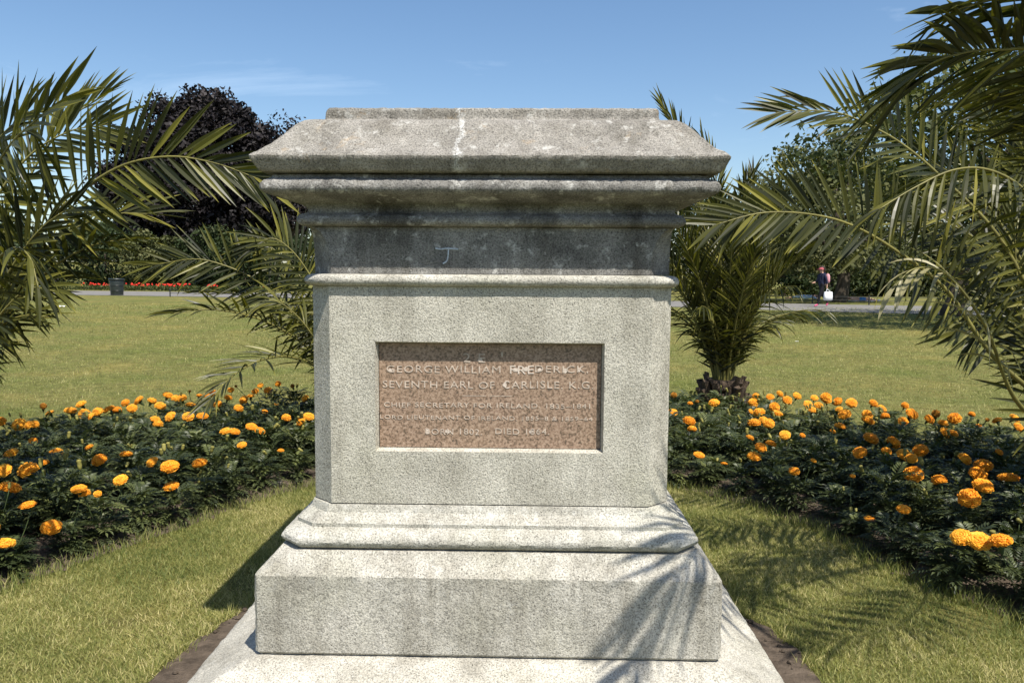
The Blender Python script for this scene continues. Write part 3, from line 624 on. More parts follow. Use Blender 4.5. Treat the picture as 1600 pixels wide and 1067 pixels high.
# fronds over the camera's right shoulder; their shadows fall on plinth and grass
for path, nv in (([(2.90, 3.8, 2.3), (2.30, 2.9, 3.0), (1.84, 2.35, 3.24), (1.50, 1.98, 3.20), (1.28, 1.68, 2.98)], (0, 0, 1)),
                 ([(3.3, 4.0, 2.1), (3.2, 3.2, 2.6), (2.9, 2.75, 2.75), (2.5, 2.65, 2.6), (2.15, 2.7, 2.3)], (0.1, 0, 1))):
    frond(palmR, np.vstack([cr_, path]), nv, leaf=0.46, width=0.028, vang=25, a0=62, a1=22, droop=0.2, start=0.62, spacing=0.046, single=False)
for k in range(8):
    az = R(-50+k*20); frond(palmR, auto_path(cr_, az, R(random.uniform(40, 62)), random.uniform(2.8, 3.4), R(random.uniform(40, 75))), (0, 0, 1), leaf=0.45, width=0.026, single=False, spacing=0.055)

# --- palm behind the pedestal, left
palmB = thing('palm_tree', 'palm half hidden behind the left flank of the pedestal', 'palm tree')
cb = at(555, 640, 9.2); palm_trunk(palmB, (cb[0], cb[1], 0), max(0.35, cb[2]), 0.25, 30)
frond(palmB, np.vstack([cb, pp([(500, 545, 9.0), (440, 472, 8.9), (395, 435, 8.8), (345, 413, 8.75), (300, 405, 8.7), (232, 416, 8.7)])]), (0.1, -0.85, 0.45), leaf=0.55, width=0.032, vang=14, a0=66, a1=18, droop=0.25, start=0.28, spacing=0.055, single=False)
frond(palmB, np.vstack([cb, pp([(520, 500, 9.0), (478, 420, 8.9), (445, 382, 8.85), (418, 373, 8.8), (385, 392, 8.8)])]), (0.3, -0.75, 0.5), leaf=0.60, width=0.034, vang=14, a0=68, a1=18, droop=0.4, start=0.25, spacing=0.05, single=False)
frond(palmB, np.vstack([cb, pp([(510, 560, 8.6), (470, 500, 8.4), (430, 470, 8.3), (400, 480, 8.2)])]), (0.2, -0.3, 0.9), leaf=0.5, width=0.03, vang=5, a0=62, a1=18, droop=0.8, start=0.25, spacing=0.06, single=False)
frond(palmB, np.vstack([cb, pp([(525, 560, 9.6), (480, 450, 9.9), (440, 400, 10.0), (400, 370, 10.0)])]), (0.2, -0.9, 0.2), leaf=0.5, width=0.03, vang=15, a0=62, a1=18, droop=0.3, start=0.2, spacing=0.06, single=False)
for k in range(12):
    az = R(k*31); frond(palmB, auto_path(cb, az, R(random.uniform(45, 75)), random.uniform(2.2, 2.7), R(random.uniform(40, 85))), (0, 0, 1), leaf=0.45, width=0.028, single=False, spacing=0.06)

# --- palm with the visible stump, right of the pedestal
palmT = thing('palm_tree', 'palm on a short shaggy trunk standing just right of the pedestal', 'palm tree')
ct = onz(1128, 650, 0.0); palm_trunk(palmT, (ct[0], ct[1], 0), 0.50, 0.27, 60)
ct = np.array([ct[0], ct[1], 0.42])
for k in range(26):
    az = k*2.39996; q = k/26.0
    el = R(89-14*q); Lf = 2.75-0.6*q+random.uniform(-0.25, 0.25)
    frond(palmT, auto_path(ct+np.array([math.cos(az), math.sin(az), 0])*0.10, az+random.gauss(0, 0.15), el, Lf, R(16+26*q+random.uniform(-6, 6))), (-math.cos(az)*0.6, -math.sin(az)*0.6, 0.8), leaf=0.48, width=0.026, vang=22, a0=52, a1=14, droop=0.25, start=0.08, spacing=0.050, single=False, r0=0.022)
frond(palmT, np.vstack([ct, pp([(1120, 470, 10.8), (1095, 330, 10.5), (1070, 230, 10.3), (1035, 165, 10.1)])]), (0.5, -0.8, 0.2), leaf=0.5, width=0.028, vang=15, a0=50, a1=14, droop=0.2, start=0.16, spacing=0.055, single=False)
frond(palmT, np.vstack([ct, pp([(1130, 470, 11.2), (1125, 340, 11.3), (1115, 260, 11.3), (1095, 215, 11.3)])]), (0.5, -0.8, 0.2), leaf=0.5, width=0.028, vang=15, a0=50, a1=14, droop=0.2, start=0.16, spacing=0.055, single=False)
for k in range(8):
    az = k*0.785+0.3; frond(palmT, auto_path(ct, az, R(random.uniform(68, 80)), random.uniform(1.6, 2.2), R(random.uniform(50, 85))), (0, 0, 1), leaf=0.46, width=0.022, vang=-5, a0=42, a1=12, droop=1.0, start=0.2, spacing=0.06, single=False)

# ------------------------------------------------------------------ marigolds
def marigold_foliage(seed, h=0.34, rad=0.19, nleaf=64):
    rd = random.Random(seed); mb = MB(); A = []
    for k in range(nleaf):
        u = rd.random(); az = rd.uniform(0, 2*math.pi); z0 = h*(0.12+0.80*u); r0 = rad*0.35*rd.random()
        p = np.array([r0*math.cos(az), r0*math.sin(az), z0]); el = R(rd.uniform(5, 45)+25*u)
        D = np.array([math.cos(az)*math.cos(el), math.sin(az)*math.cos(el), math.sin(el)])
        Lf = rd.uniform(0.11, 0.18); nst = 7; col = rd.betavariate(2, 2.4)
        for i in range(nst):
            t = (i+0.6)/nst; p2 = p+D*Lf*t+np.array([0, 0, -0.07*t*t]); T = D+np.array([0, 0, -0.8*t]); T /= np.linalg.norm(T)
            sd = np.cross(T, (0, 0, 1)); sd /= np.linalg.norm(sd)+1e-9; up = np.cross(sd, T)
            for s_ in ((-1, 1) if i < nst-1 else (0,)):
                if s_ == 0: d2 = T
                else: d2 = 0.62*T+0.85*s_*sd+0.12*up; d2 = d2/np.linalg.norm(d2)
                ll = 0.062*(1-0.45*abs(t-0.5))*rd.uniform(0.8, 1.15); ww = 0.0085
                n2 = np.cross(d2, up if s_ else sd); n2 = n2/(np.linalg.norm(n2)+1e-9)
                if s_: wv = n2
                else: wv = sd
                m = p2+d2*ll*0.45; tip = p2+d2*ll+np.array([0, 0, -0.008])
                mb.add([p2, m-wv*ww+up*0.003, tip, m+wv*ww+up*0.003, m], None, [(0, 4, 1), (1, 4, 2), (2, 4, 3), (3, 4, 0)]); A += [min(1, max(0, col+rd.gauss(0, 0.08)))]*5
    return mb.mesh('foliage', M_MLEAF, attr=np.array(A))
def marigold_head(seed, mat, D=0.092, flat=0.72):
    """ruffled pompon: rows of curled petals over a dome"""
    rd = random.Random(seed); mb = MB(); A = []; Rr = D/2
    rows = 8
    for i in range(rows):
        th = R(8+i*14.5); cnt = max(4, int(17*math.sin(th)))
        for j in range(cnt):
            a = 2*math.pi*(j+0.5*(i % 2)+rd.uniform(-0.2, 0.2))/cnt; rr = Rr*rd.uniform(0.90, 1.04)
            n = np.array([math.sin(th)*math.cos(a), math.sin(th)*math.sin(a), math.cos(th)])
            e = np.array([math.cos(th)*math.cos(a), math.cos(th)*math.sin(a), -math.sin(th)]); f = np.cross(n, e)
            c = n*rr; w = Rr*0.22*rd.uniform(0.8, 1.25); l = Rr*0.34
            ins = n*(rr*0.62)-e*l*0.35
            lift = rd.uniform(0.0, 0.16)*Rr
            V = np.array([ins-f*w*0.35, ins+f*w*0.35, c+f*w-e*l*0.1+n*lift*0.3, c+f*w*0.55+e*l*0.5-n*lift*0.2, c+e*l*0.38+n*lift, c-f*w*0.55+e*l*0.5-n*lift*0.2, c-f*w-e*l*0.1+n*lift*0.3, c+n*0.08*Rr])
            V[:, 2] *= flat
            mb.add(V, None, [(0, 1, 7), (1, 2, 7), (2, 3, 7), (3, 4, 7), (4, 5, 7), (5, 6, 7), (6, 0, 7)]); v_ = rd.betavariate(2, 2); A += [v_]*7+[max(0, v_-0.25)]
    # core so no daylight shows between the rows
    zz = np.linspace(-0.55, 0.86, 7); prof = [(Rr*0.80*math.sqrt(max(0.0, 1-(z/0.88)**2)), z*Rr*flat*1.0) for z in zz]
    k0 = mb.n; mb.lathe(prof, 10); A += [0.1]*(mb.n-k0)
    return mb.mesh('flower_head', mat, attr=np.array(A))
FOL = [marigold_foliage(100+i, h=random.uniform(0.30, 0.36), rad=random.uniform(0.18, 0.22)) for i in range(7)]
HEADS = [marigold_head(200+i, M_PETAL, flat=f_) for i, f_ in enumerate((0.55, 0.66, 0.78, 0.70, 0.88, 0.60))]
OLD = [marigold_head(300+i, M_PETALOLD, 0.06, 1.0) for i in range(2)]
cal = MB(); cal.lathe([(0.004, -0.05), (0.010, -0.035), (0.016, -0.012), (0.022, 0.002), (0.004, 0.006)], 8); CALYX = cal.mesh('calyx', M_STEM, True)
LF = [(50,428,1),(128,503,1.25),(15,505,1.1),(45,583,1.2),(125,660,.9),(230,760,1.1),(22,832,1),(355,588,.85),(380,607,.7),(440,610,.5),(200,470,.6),(252,427,1),(448,458,1.05),(402,400,.6),(568,433,.9),(685,467,.85),(543,547,.9),(765,487,1.1),(772,577,.95),(900,471,1),(1090,390,.8),(1265,415,.5),(1015,328,.9),(1055,330,1),(1133,308,1),(1170,327,.9),(1290,268,.85),(1355,287,.85),(1390,262,1),(1375,180,.85),(1247,205,.5),(1193,240,.7),(1075,225,.85),(1098,188,1),(1028,178,.9),(980,207,.9),(912,260,1),(848,263,1.1),(767,262,1.05),(700,275,.9),(712,298,.8),(722,215,1.1),(860,210,1.05),(820,180,1),(790,180,.8),(757,166,1.15),(685,193,1),(595,225,1),(625,190,1.1),(565,200,.85),(525,235,1),(490,230,1.1),(440,240,1),(380,250,1.05),(405,262,.8),(318,235,1.3),(365,206,1),(225,246,.85),(195,215,-1),(85,298,1.2),(130,300,.8),(155,298,.8),(150,373,.7),(5,285,.9),(953,155,1),(930,165,.8),(900,170,.7),(1040,142,.75),(1063,125,-.5),(1173,122,.8),(1150,148,.8),(1130,170,.8),(1208,145,1),(1253,115,.75),(855,148,-.5),(1318,125,-.8),(-60,420,1),(-80,640,1),(-50,760,1),(-110,330,1)]
RF = [(35,75,-1.1),(32,150,1),(100,188,1.1),(113,220,.85),(143,330,1),(250,368,.5),(207,108,1.05),(105,110,.6),(135,102,-.6),(385,82,.85),(375,108,1),(365,145,.6),(400,150,1.1),(378,195,1.2),(415,180,.8),(440,196,1.05),(447,85,.95),(488,70,.8),(520,97,1.05),(465,128,1),(478,157,1.1),(562,78,.95),(510,245,.95),(585,247,.5),(360,257,.7),(408,298,.9),(450,283,.9),(378,337,1.05),(550,400,.85),(608,113,.9),(625,138,1),(636,87,.85),(655,120,1),(685,85,1.1),(690,98,1),(735,102,1.1),(740,135,.8),(765,158,1.2),(795,108,1.25),(747,208,1.1),(715,230,.5),(888,110,.95),(925,133,.9),(862,160,1),(865,185,1.2),(937,165,.8),(1023,120,.8),(1053,155,1.25),(1012,192,1.1),(1127,178,.9),(1155,155,-1.1),(1235,175,1.25),(1185,195,.9),(1308,157,.7),(1375,180,-.6),(1417,183,.8),(1493,173,1),(1508,210,.9),(1345,212,.8),(1195,235,1),(1230,238,.8),(878,260,1.2),(973,278,1.2),(945,315,.8),(830,320,1.05),(1020,330,1.1),(1048,345,1),(1087,312,1.2),(1060,412,1.3),(1168,440,1),(1277,347,1),(1425,318,.6),(1358,375,1.2),(1335,412,1.3),(1358,462,1.2),(1465,428,1.25),(1298,517,1.2),(1017,562,.8),(872,602,.75),(1265,682,1.3),(1340,697,1.35),(1430,697,1.35),(800,420,.4),(632,355,.4),(1560,260,1),(1600,400,1),(1580,560,1.2),(1620,330,1)]
flowers = []
for x, y, s_ in LF: flowers.append((x*500/1442.0, 560+y*500/1442.0, s_))
for x, y, s_ in RF: flowers.append((1040+x*560/1532.0, 590+y*560/1532.0, s_))
FP = []
for x, y, s_ in flowers:
    p = onz(x, y, 0.415+random.uniform(-0.02, 0.03))
    if s_ < 0: p = onz(x, y, 0.47)
    zz_ = 0.42
    while zz_ > 0.19 and p[1] < 8 and (not inpoly(BED, np.array([p[0]]), np.array([p[1]]))[0] or np.min(np.hypot(bi[:, 0]-p[0], bi[:, 1]-p[1])) < 0.14):
        zz_ -= 0.02; p = onz(x, y, zz_)          # low blooms leaning out at the bed edge
    p = p+(np.array([0, 0, CZ])-p)/np.linalg.norm(p)*0.05; FP.append((p, s_))
# plants: jittered lattice over the part of the bed the picture takes in
plants = []
edge = resample(bi, 0.30); tg = np.gradient(edge, axis=0); tg /= np.linalg.norm(tg, axis=1)[:, None]
for p_, t_ in zip(edge, tg):        # the front row follows the bed edge
    x, y = p_[0]-t_[1]*0.15+random.uniform(-0.04, 0.04), p_[1]+t_[0]*0.15+random.uniform(-0.04, 0.04)
    pxx = 800+x/max(y, 0.5)*1244
    if y < 2.4 or pxx < -330 or pxx > 1930 or abs(pxx-768) < 205: continue
    plants.append([x, y, []])
EDGE = np.array([p[:2] for p in plants])
spc = 0.335
for i, yy in enumerate(np.arange(2.2, 10.6, spc*0.87)):
    for xx in np.arange(-8.4, 8.4, spc):
        x = xx+(i % 2)*spc/2+random.uniform(-0.07, 0.07); y = yy+random.uniform(-0.07, 0.07)
        if not inpoly(BED, np.array([x]), np.array([y]))[0]: continue
        dmin = np.min(np.hypot(BED[:, 0]-x, BED[:, 1]-y))
        if dmin < 0.16 or np.min(np.hypot(EDGE[:, 0]-x, EDGE[:, 1]-y)) < 0.24: continue
        pxx = 800+x/y*1244
        if pxx < -330 or pxx > 1930: continue
        if abs(pxx-768) < 205 and y > 5: continue      # wholly behind the pedestal
        if min(np.hypot(x-c[0], y-c[1]) for c in (cl, cr_, cb, ct)) < 0.27: continue
        plants.append([x, y, []])
for p, s_ in FP:                     # every bloom grows from a plant close by
    if min(math.hypot(q[0]-p[0], q[1]-p[1]) for q in plants) > 0.20 and inpoly(BED, np.array([p[0]]), np.array([p[1]]))[0]: plants.append([p[0]+random.uniform(-0.05, 0.05), p[1]+random.uniform(0.0, 0.08), []])
XY = np.array([p[:2] for p in plants])
for p, s_ in FP:
    d = np.hypot(XY[:, 0]-p[0], XY[:, 1]-p[1]) + 0.02*np.array([len(q[2]) for q in plants]); plants[int(np.argmin(d))][2].append((p, s_))
def ordn(n): return '%d%s' % (n, 'th' if 10 <= n % 100 <= 20 else {1: 'st', 2: 'nd', 3: 'rd'}.get(n % 10, 'th'))
NUM = ['no', 'one', 'two', 'three', 'four', 'five', 'six', 'seven']
def third(x, y):
    di = np.min(np.hypot(bi[:, 0]-x, bi[:, 1]-y)); do = np.min(np.hypot(bo[:, 0]-x, bo[:, 1]-y)); q = di/(di+do)
    return 'front' if q < 0.34 else ('middle' if q < 0.67 else 'back')
rank = {}
order = sorted(range(len(plants)), key=lambda i: plants[i][0]/plants[i][1])
lab = {}
for i in order:
    x, y, fl_ = plants[i]; side = 'left' if x < 0 else 'right'; t3 = third(x, y)
    if fl_:
        key = (side, t3); rank[key] = rank.get(key, 0)+1
        lab[i] = ('marigold with %s orange bloom%s, %s blooming one from left in %s bed\'s %s third' % (NUM[len(fl_)], '' if len(fl_) == 1 else 's', ordn(rank[key]), side, t3), 'marigolds in bloom')
    else:
        key = (side, t3, 0); rank[key] = rank.get(key, 0)+1
        lab[i] = ('leafy bloomless marigold, %s bloomless one from left in %s bed\'s %s third' % (ordn(rank[key]), side, t3), 'leafy marigolds without blooms')
for i, (x, y, fl_) in enumerate(plants):
    pl = thing('marigold_plant', lab[i][0], 'marigold', (x, y, 0.02), random.uniform(0, 6.28), lab[i][1])
    s_ = random.uniform(0.92, 1.22); sz_ = s_*random.uniform(0.9, 1.1)
    if i < len(EDGE): s_ *= 0.85; sz_ *= 0.78
    low = [f[0][2] for f in FP if math.hypot(f[0][0]-x, f[0][1]-y+0.1) < 0.26]
    if low: sz_ = min(sz_, max(0.5, (min(low)-0.045)/0.34))
    pl.scale = (s_, s_, sz_)
    link('foliage', random.choice(FOL), pl)
    bpy.context.view_layer.update() if False else None
    Mi = (Matrix.Translation((x, y, 0.02)) @ Matrix.Rotation(pl.rotation_euler[2], 4, 'Z') @ Matrix.Diagonal((*pl.scale, 1))).inverted()
    for p, fs in fl_:
        q = Mi @ Vector(p); dead = fs < 0; k = abs(fs)
        h = link('flower_head', random.choice(OLD if dead else HEADS), pl, q)
        sc = 1.13*min(k, 1.2)*random.uniform(0.95, 1.08)/s_; tl = Vector((random.gauss(0, 0.42), -0.35+random.gauss(0, 0.40), 1))
        wd_ = (Matrix.Rotation(-pl.rotation_euler[2], 4, 'Z') @ tl).normalized()
        h.rotation_euler = wd_.to_track_quat('Z', 'Y').to_euler(); h.scale = (sc, sc, sc)
        if dead: h['label'] = 'faded brownish bloom'
        link('calyx', CALYX, h, (0, 0, -0.012))
        mb = MB(); b0 = np.array([0, 0, 0.08]); q_ = np.array(q); ax = np.array(wd_)
        mb.tube(catmull([b0, b0*0.4+q_*0.6-ax*0.05+np.array([0, 0, 0.0]), q_-ax*0.05*sc], 6), 0.0032, 5); mb.build('stem', M_STEM, pl, True)

# unopened buds on thin stalks
bud = MB(); bud.lathe([(0.002, -0.02), (0.008, -0.014), (0.010, 0.0), (0.009, 0.012), (0.011, 0.017), (0.006, 0.022), (0.001, 0.023)], 8); BUD = bud.mesh('bud', simple('marigold_bud', (0.22, 0.20, 0.05), 0.6, 0.4, 60), True)
for o in [o for o in COL.objects if o.name.startswith('marigold_plant')]:
    for _ in range(random.choice((0, 0, 1, 1, 2, 3))):
        a = random.uniform(0, 6.28); r_ = random.uniform(0.04, 0.15); q_ = np.array([r_*math.cos(a), r_*math.sin(a), random.uniform(0.33, 0.43)])
        b_o = link('bud', BUD, o, tuple(q_)); b_o.rotation_euler = (random.gauss(0, 0.3), random.gauss(0, 0.3), 0); s_ = random.uniform(0.8, 1.5); b_o.scale = (s_, s_, s_)
        mb = MB(); mb.tube(catmull([(0, 0, 0.1), q_*np.array([0.7, 0.7, 0.7]), q_-np.array([0, 0, 0.015])], 5), 0.0024, 4); mb.build('stem', M_STEM, o, True)
# ------------------------------------------------------------------ grass blades
def blades(n, x0, x1, y0, y1, hl, wd, keep, dzf=None):
    x = rng.uniform(x0, x1, n); y = rng.uniform(y0, y1, n)
    k = keep(x, y); x = x[k]; y = y[k]; n = len(x)
    ang = rng.uniform(0, 2*np.pi, n); lean = rng.uniform(0.35, 1.45, n); h = hl*rng.uniform(0.35, 1.2, n); la = rng.uniform(0, 2*np.pi, n)
    z = gz(x, y)
    B = np.stack([x, y, z], 1); wv = np.stack([np.cos(ang), np.sin(ang), 0*ang], 1)*(wd*rng.uniform(0.6, 1.3, n))[:, None]/2
    ld = np.stack([np.cos(la)*np.sin(lean), np.sin(la)*np.sin(lean), np.cos(lean)], 1)
    m = B+np.stack([ld[:, 0]*0.45, ld[:, 1]*0.45, 0.18+0.3*ld[:, 2]], 1)*h[:, None]
    t = m+ld*(0.6*h)[:, None]
    V = np.stack([B-wv, B+wv, m+wv*0.8, m-wv*0.8, t], 1).reshape(-1, 3)
    i = np.arange(n)*5
    return V, np.stack([i, i+1, i+2, i+3], 1), np.stack([i+3, i+2, i+4], 1), n, x, y
def patch(x, y, f, o=0.0):
    return np.array([mnoise.noise((a*f+o, b*f, o)) for a, b in zip(x, y)])
ped_sq = inpoly
def keep_near(x, y):
    k = ~inpoly(BED, x, y)
    ins = inpoly(SOILR, x, y)
    k &= ~ins
    # thin worn spots
    w = patch(x, y, 2.2, 4.0); k &= (w < 0.30) | (rng.random(len(x)) < 0.35)
    return k
parts = []
NB = 0
for (n, x0, x1, y0, y1, hl, wd) in ((190000, -3.6, -1.1, 2.6, 7.0, 0.034, 0.0034), (190000, 0.9, 3.3, 2.6, 7.0, 0.034, 0.0034), (40000, -2.2, 2.4, 5.2, 7.3, 0.034, 0.0036), (9000, -3.4, 3.4, 1.2, 2.6, 0.034, 0.0036)):
    V_, Q_, T_, n_, x_, y_ = blades(n, x0, x1, y0, y1, hl, wd, keep_near)
    r_ = np.clip(rng.beta(2, 2.0, n_)+0.06+0.42*patch(x_, y_, 1.1)+0.2*patch(x_, y_, 4.5, 2), 0, 1)
    # longer greener fringe where the mower cannot reach the bed edge
    parts.append((V_, Q_, T_, np.repeat(r_, 5)))
# sparser, coarser blades on the lawn behind, thinning out with distance
_gy = 8.2*(34/8.2)**rng.random(170000); _gx = rng.uniform(-0.85, 0.85, 170000)*_gy
def blades_at(x, y, hl, wd):
    k = ~inpoly(BED, x, y); x = x[k]; y = y[k]; n = len(x)
    ang = rng.uniform(-0.6, 0.6, n); lean = rng.uniform(0.3, 1.3, n); la = rng.uniform(0, 6.28, n); h = hl*rng.uniform(0.5, 1.4, n)*(0.75+y/26); w = wd*(0.5+y/14)
    B = np.stack([x, y, gz(x, y)-0.004], 1); wv = np.stack([np.cos(ang), np.sin(ang), 0*ang], 1)*w[:, None]/2
    ld = np.stack([np.cos(la)*np.sin(lean), np.sin(la)*np.sin(lean), np.cos(lean)], 1); t = B+ld*h[:, None]
    i = np.arange(n)*3
    return np.stack([B-wv, B+wv, t], 1).reshape(-1, 3), np.stack([i, i+1, i+2], 1), n, x, y
V_, T_, n_, x_, y_ = blades_at(_gx, _gy, 0.036, 0.0062)
r_ = np.clip(rng.beta(2, 2.6, n_)+0.3*patch(x_, y_, 0.7)+0.2*patch(x_, y_, 3.5, 2), 0, 1)
parts.append((V_, np.zeros((0, 4), int), T_, np.repeat(r_, 3)))
# ragged tufts against the bare soil round the step
n = 7000; j_ = rng.integers(0, 160, n); tt = rng.random(n)[:, None]
pe = SOILR[j_]*(1-tt)+SOILR[(j_+1) % 160]*tt; pe = pe+(pe-PCW[:2])*rng.normal(0.012, 0.016, n)[:, None]
clus = np.array([mnoise.noise((a*6, b*6, 1.0)) for a, b in pe]) > -0.1; pe = pe[clus]; n = len(pe)
x_, y_ = pe[:, 0], pe[:, 1]; h_ = rng.uniform(0.02, 0.085, n); la = rng.uniform(0, 6.28, n); an = rng.uniform(0, 6.28, n); le = rng.uniform(0.3, 1.2, n)
B = np.stack([x_, y_, 0*x_], 1); wv = np.stack([np.cos(an), np.sin(an), 0*an], 1)*0.002
ld = np.stack([np.cos(la)*np.sin(le), np.sin(la)*np.sin(le), np.cos(le)], 1); m = B+np.stack([ld[:, 0]*.3, ld[:, 1]*.3, .45+0*x_], 1)*h_[:, None]; t = m+ld*(0.7*h_)[:, None]
i = np.arange(n)*5
parts.append((np.stack([B-wv, B+wv, m+wv*.8, m-wv*.8, t], 1).reshape(-1, 3), np.stack([i, i+1, i+2, i+3], 1), np.stack([i+3, i+2, i+4], 1), np.repeat(np.clip(rng.beta(2.6, 1.8, n), 0, 1), 5)))
# fringe along the bed edge
n = 9000; idx_ = rng.integers(0, len(bi)-1, n); tt = rng.random(n)[:, None]
pe = bi[idx_]*(1-tt)+bi[idx_+1]*tt+rng.normal(0, 0.055, (n, 2))
_rand = rng.uniform
x_, y_ = pe[:, 0], pe[:, 1]
h_ = rng.uniform(0.04, 0.11, n); la = rng.uniform(0, 6.28, n); an = rng.uniform(0, 6.28, n); le = rng.uniform(0.2, 1.0, n)
B = np.stack([x_, y_, 0*x_], 1); wv = np.stack([np.cos(an), np.sin(an), 0*an], 1)*0.0022
ld = np.stack([np.cos(la)*np.sin(le), np.sin(la)*np.sin(le), np.cos(le)], 1); m = B+np.stack([ld[:, 0]*.3, ld[:, 1]*.3, .5+0*x_], 1)*h_[:, None]; t = m+ld*(0.6*h_)[:, None]
i = np.arange(n)*5
parts.append((np.stack([B-wv, B+wv, m+wv*.8, m-wv*.8, t], 1).reshape(-1, 3), np.stack([i, i+1, i+2, i+3], 1), np.stack([i+3, i+2, i+4], 1), np.repeat(np.clip(rng.beta(1.6, 3.2, n), 0, 1), 5)))
Vs, Qs, Ts, As, off = [], [], [], [], 0
for V_, Q_, T_, a in parts:
    Vs.append(V_); Qs.append(Q_+off); Ts.append(T_+off); As.append(a); off += len(V_)
gr_o = link('grass', mesh_np('grass', np.concatenate(Vs), [np.concatenate(Qs), np.concatenate(Ts)], M_GRASS, np.concatenate(As)))
tag(gr_o, 'short mown grass on the lawn', 'grass', kind='stuff')

# ------------------------------------------------------------------ trees and shrubs behind
def crown_leaves(center, rad, n, size, nclump, shell=0.55, squash=1.0, clump=0.26, skirt=0.0):
    c = np.array(center, float); rad = np.array(rad, float); rng = np.random.default_rng(int(n+nclump*7+rad[0]*100+c[2]*50))
    d = rng.normal(size=(nclump, 3)); d /= np.linalg.norm(d, axis=1)[:, None]
    rr = (shell+(1-shell)*rng.random(nclump))**0.8
    cc = d*rr[:, None]
    cc[:, 2] = np.where(cc[:, 2] < -0.55, -0.55+0.3*(cc[:, 2]+0.55), cc[:, 2])
    cs = clump*rng.uniform(0.55, 1.25, nclump)
    which = rng.integers(0, nclump, n)
    off = rng.normal(size=(n, 3)); off /= np.linalg.norm(off, axis=1)[:, None]; off *= (rng.random(n)**0.45)[:, None]
    P = c+(cc[which]+off*cs[which][:, None])*rad
    col = np.clip(0.5+0.22*rng.normal(size=nclump), 0, 1)[which]+rng.normal(0, 0.10, n)
    nn_ = off*0.9+rng.normal(size=(n, 3))*0.75+np.array([0, 0, 0.35]); nn_ /= np.linalg.norm(nn_, axis=1)[:, None]
    a = np.cross(nn_, rng.normal(size=(n, 3))); a /= np.linalg.norm(a, axis=1)[:, None]+1e-9; b = np.cross(nn_, a)
    s = size*rng.uniform(0.6, 1.3, n)[:, None]
    V = np.stack([P-a*s, P-b*s*0.55, P+a*s, P+b*s*0.55], 1).reshape(-1, 3); i = np.arange(n)*4
    return V, np.stack([i, i+1, i+2, i+3], 1), np.repeat(np.clip(col, 0, 1), 4), c+cc*rad
def tree(name, label, cat, x, y, h, rad, mat, n, size, trunk_r=0.3, nclump=90, bole=None, clump=0.26, shell=0.55, off=(0, 0), group=None):
    """x, y base; h total height; rad (rx, ry, rz) of the crown"""
    z0 = float(gz(x, y)); t = thing(name, label, cat, (x, y, z0), 0, group)
    cz = h-rad[2]
    V, Q, A, cc = crown_leaves((off[0], off[1], cz), rad, n, size, nclump, shell, clump=clump)
    link('crown', mesh_np('crown', V, Q, mat, A), t)
    mb = MB(); mb.tube(catmull([(0, 0, -0.2), (0.03*h, 0, 0.3*(cz)), (off[0]*0.5, off[1]*0.5, 0.75*cz), (off[0], off[1], cz+0.3*rad[2])], 12), trunk_r*np.linspace(1.25, 0.35, 12), 10)
    for k in range(12):
        e = cc[rng.integers(0, len(cc))]; s0 = np.array([off[0]*0.5, off[1]*0.5, cz*random.uniform(0.5, 0.95)]); s0[2] = max(s0[2], 0.5)
        mb.tube(catmull([s0, s0*0.5+e*0.5+np.array([0, 0, 0.08*h*random.uniform(-0.5, 1)]), e], 7), trunk_r*np.linspace(0.38, 0.05, 7), 6)
    mb.build('trunk', M_BARK, t, True)
    return t
M_BEECH = leafmat('copper_beech_leaf', [(0.006, 0.0055, 0.006), (0.011, 0.009, 0.010), (0.020, 0.016, 0.017), (0.046, 0.039, 0.040)], 0.6, 0.08, 0.2)
M_GREEN = leafmat('green_leaf', [(0.020, 0.032, 0.010), (0.040, 0.055, 0.016), (0.070, 0.086, 0.026), (0.12, 0.13, 0.045)], 0.6, 0.2, 0.2)
M_DARK = leafmat('dark_leaf', [(0.010, 0.018, 0.007), (0.020, 0.032, 0.011), (0.036, 0.052, 0.018), (0.055, 0.066, 0.025)], 0.6, 0.12, 0.15)
M_OLIVE = leafmat('olive_leaf', [(0.035, 0.045, 0.016), (0.065, 0.075, 0.026), (0.105, 0.112, 0.042), (0.15, 0.15, 0.065)], 0.6, 0.2, 0.2)
def base_at(px, d): return at(px, 433, d)[0]
tree('copper_beech', 'dark purple copper beech rising left behind the palm fronds', 'tree', base_at(322, 78), 78, 17.9, (9.0, 8.3, 8.9), M_BEECH, 110000, 0.24, 0.55, 420, clump=0.18, shell=0.5)
tree('copper_beech_sapling', 'small purple tree between the big copper beech and the pedestal', 'tree', base_at(455, 76), 76, 15.0, (3.6, 4.0, 5.5), M_BEECH, 9000, 0.20, 0.25, 60, clump=0.30)
# mixed shrubbery left
for i, (px, d, h, rx, rz, mat, lb) in enumerate([
    (60, 74, 5.5, 6.0, 3.0, M_DARK, 'broad dark shrub at the far left behind the palm'),
    (-60, 80, 9.0, 7.0, 5.0, M_DARK, 'dark tree past the left edge of the lawn'),
    (165, 66, 5.2, 4.2, 2.8, M_DARK, 'dark shrub right behind the litter bin'),
    (235, 64, 4.9, 2.6, 2.4, M_OLIVE, 'olive green shrub under the copper beech'),
    (310, 67, 4.4, 4.2, 2.3, M_DARK, 'dark shrub below the middle of the copper beech'),
    (380, 66, 5.6, 4.2, 3.0, M_DARK, 'dark shrub left of the pedestal palm'),
    (450, 65, 4.6, 4.0, 2.5, M_DARK, 'dark shrub peeping out left of the pedestal')]):
    x = base_at(px, d); tree('shrub', lb, 'shrub', x, d, h, (rx, rx*0.8, rz), mat, 6000, 0.16, 0.12, 55, clump=0.30, shell=0.5)
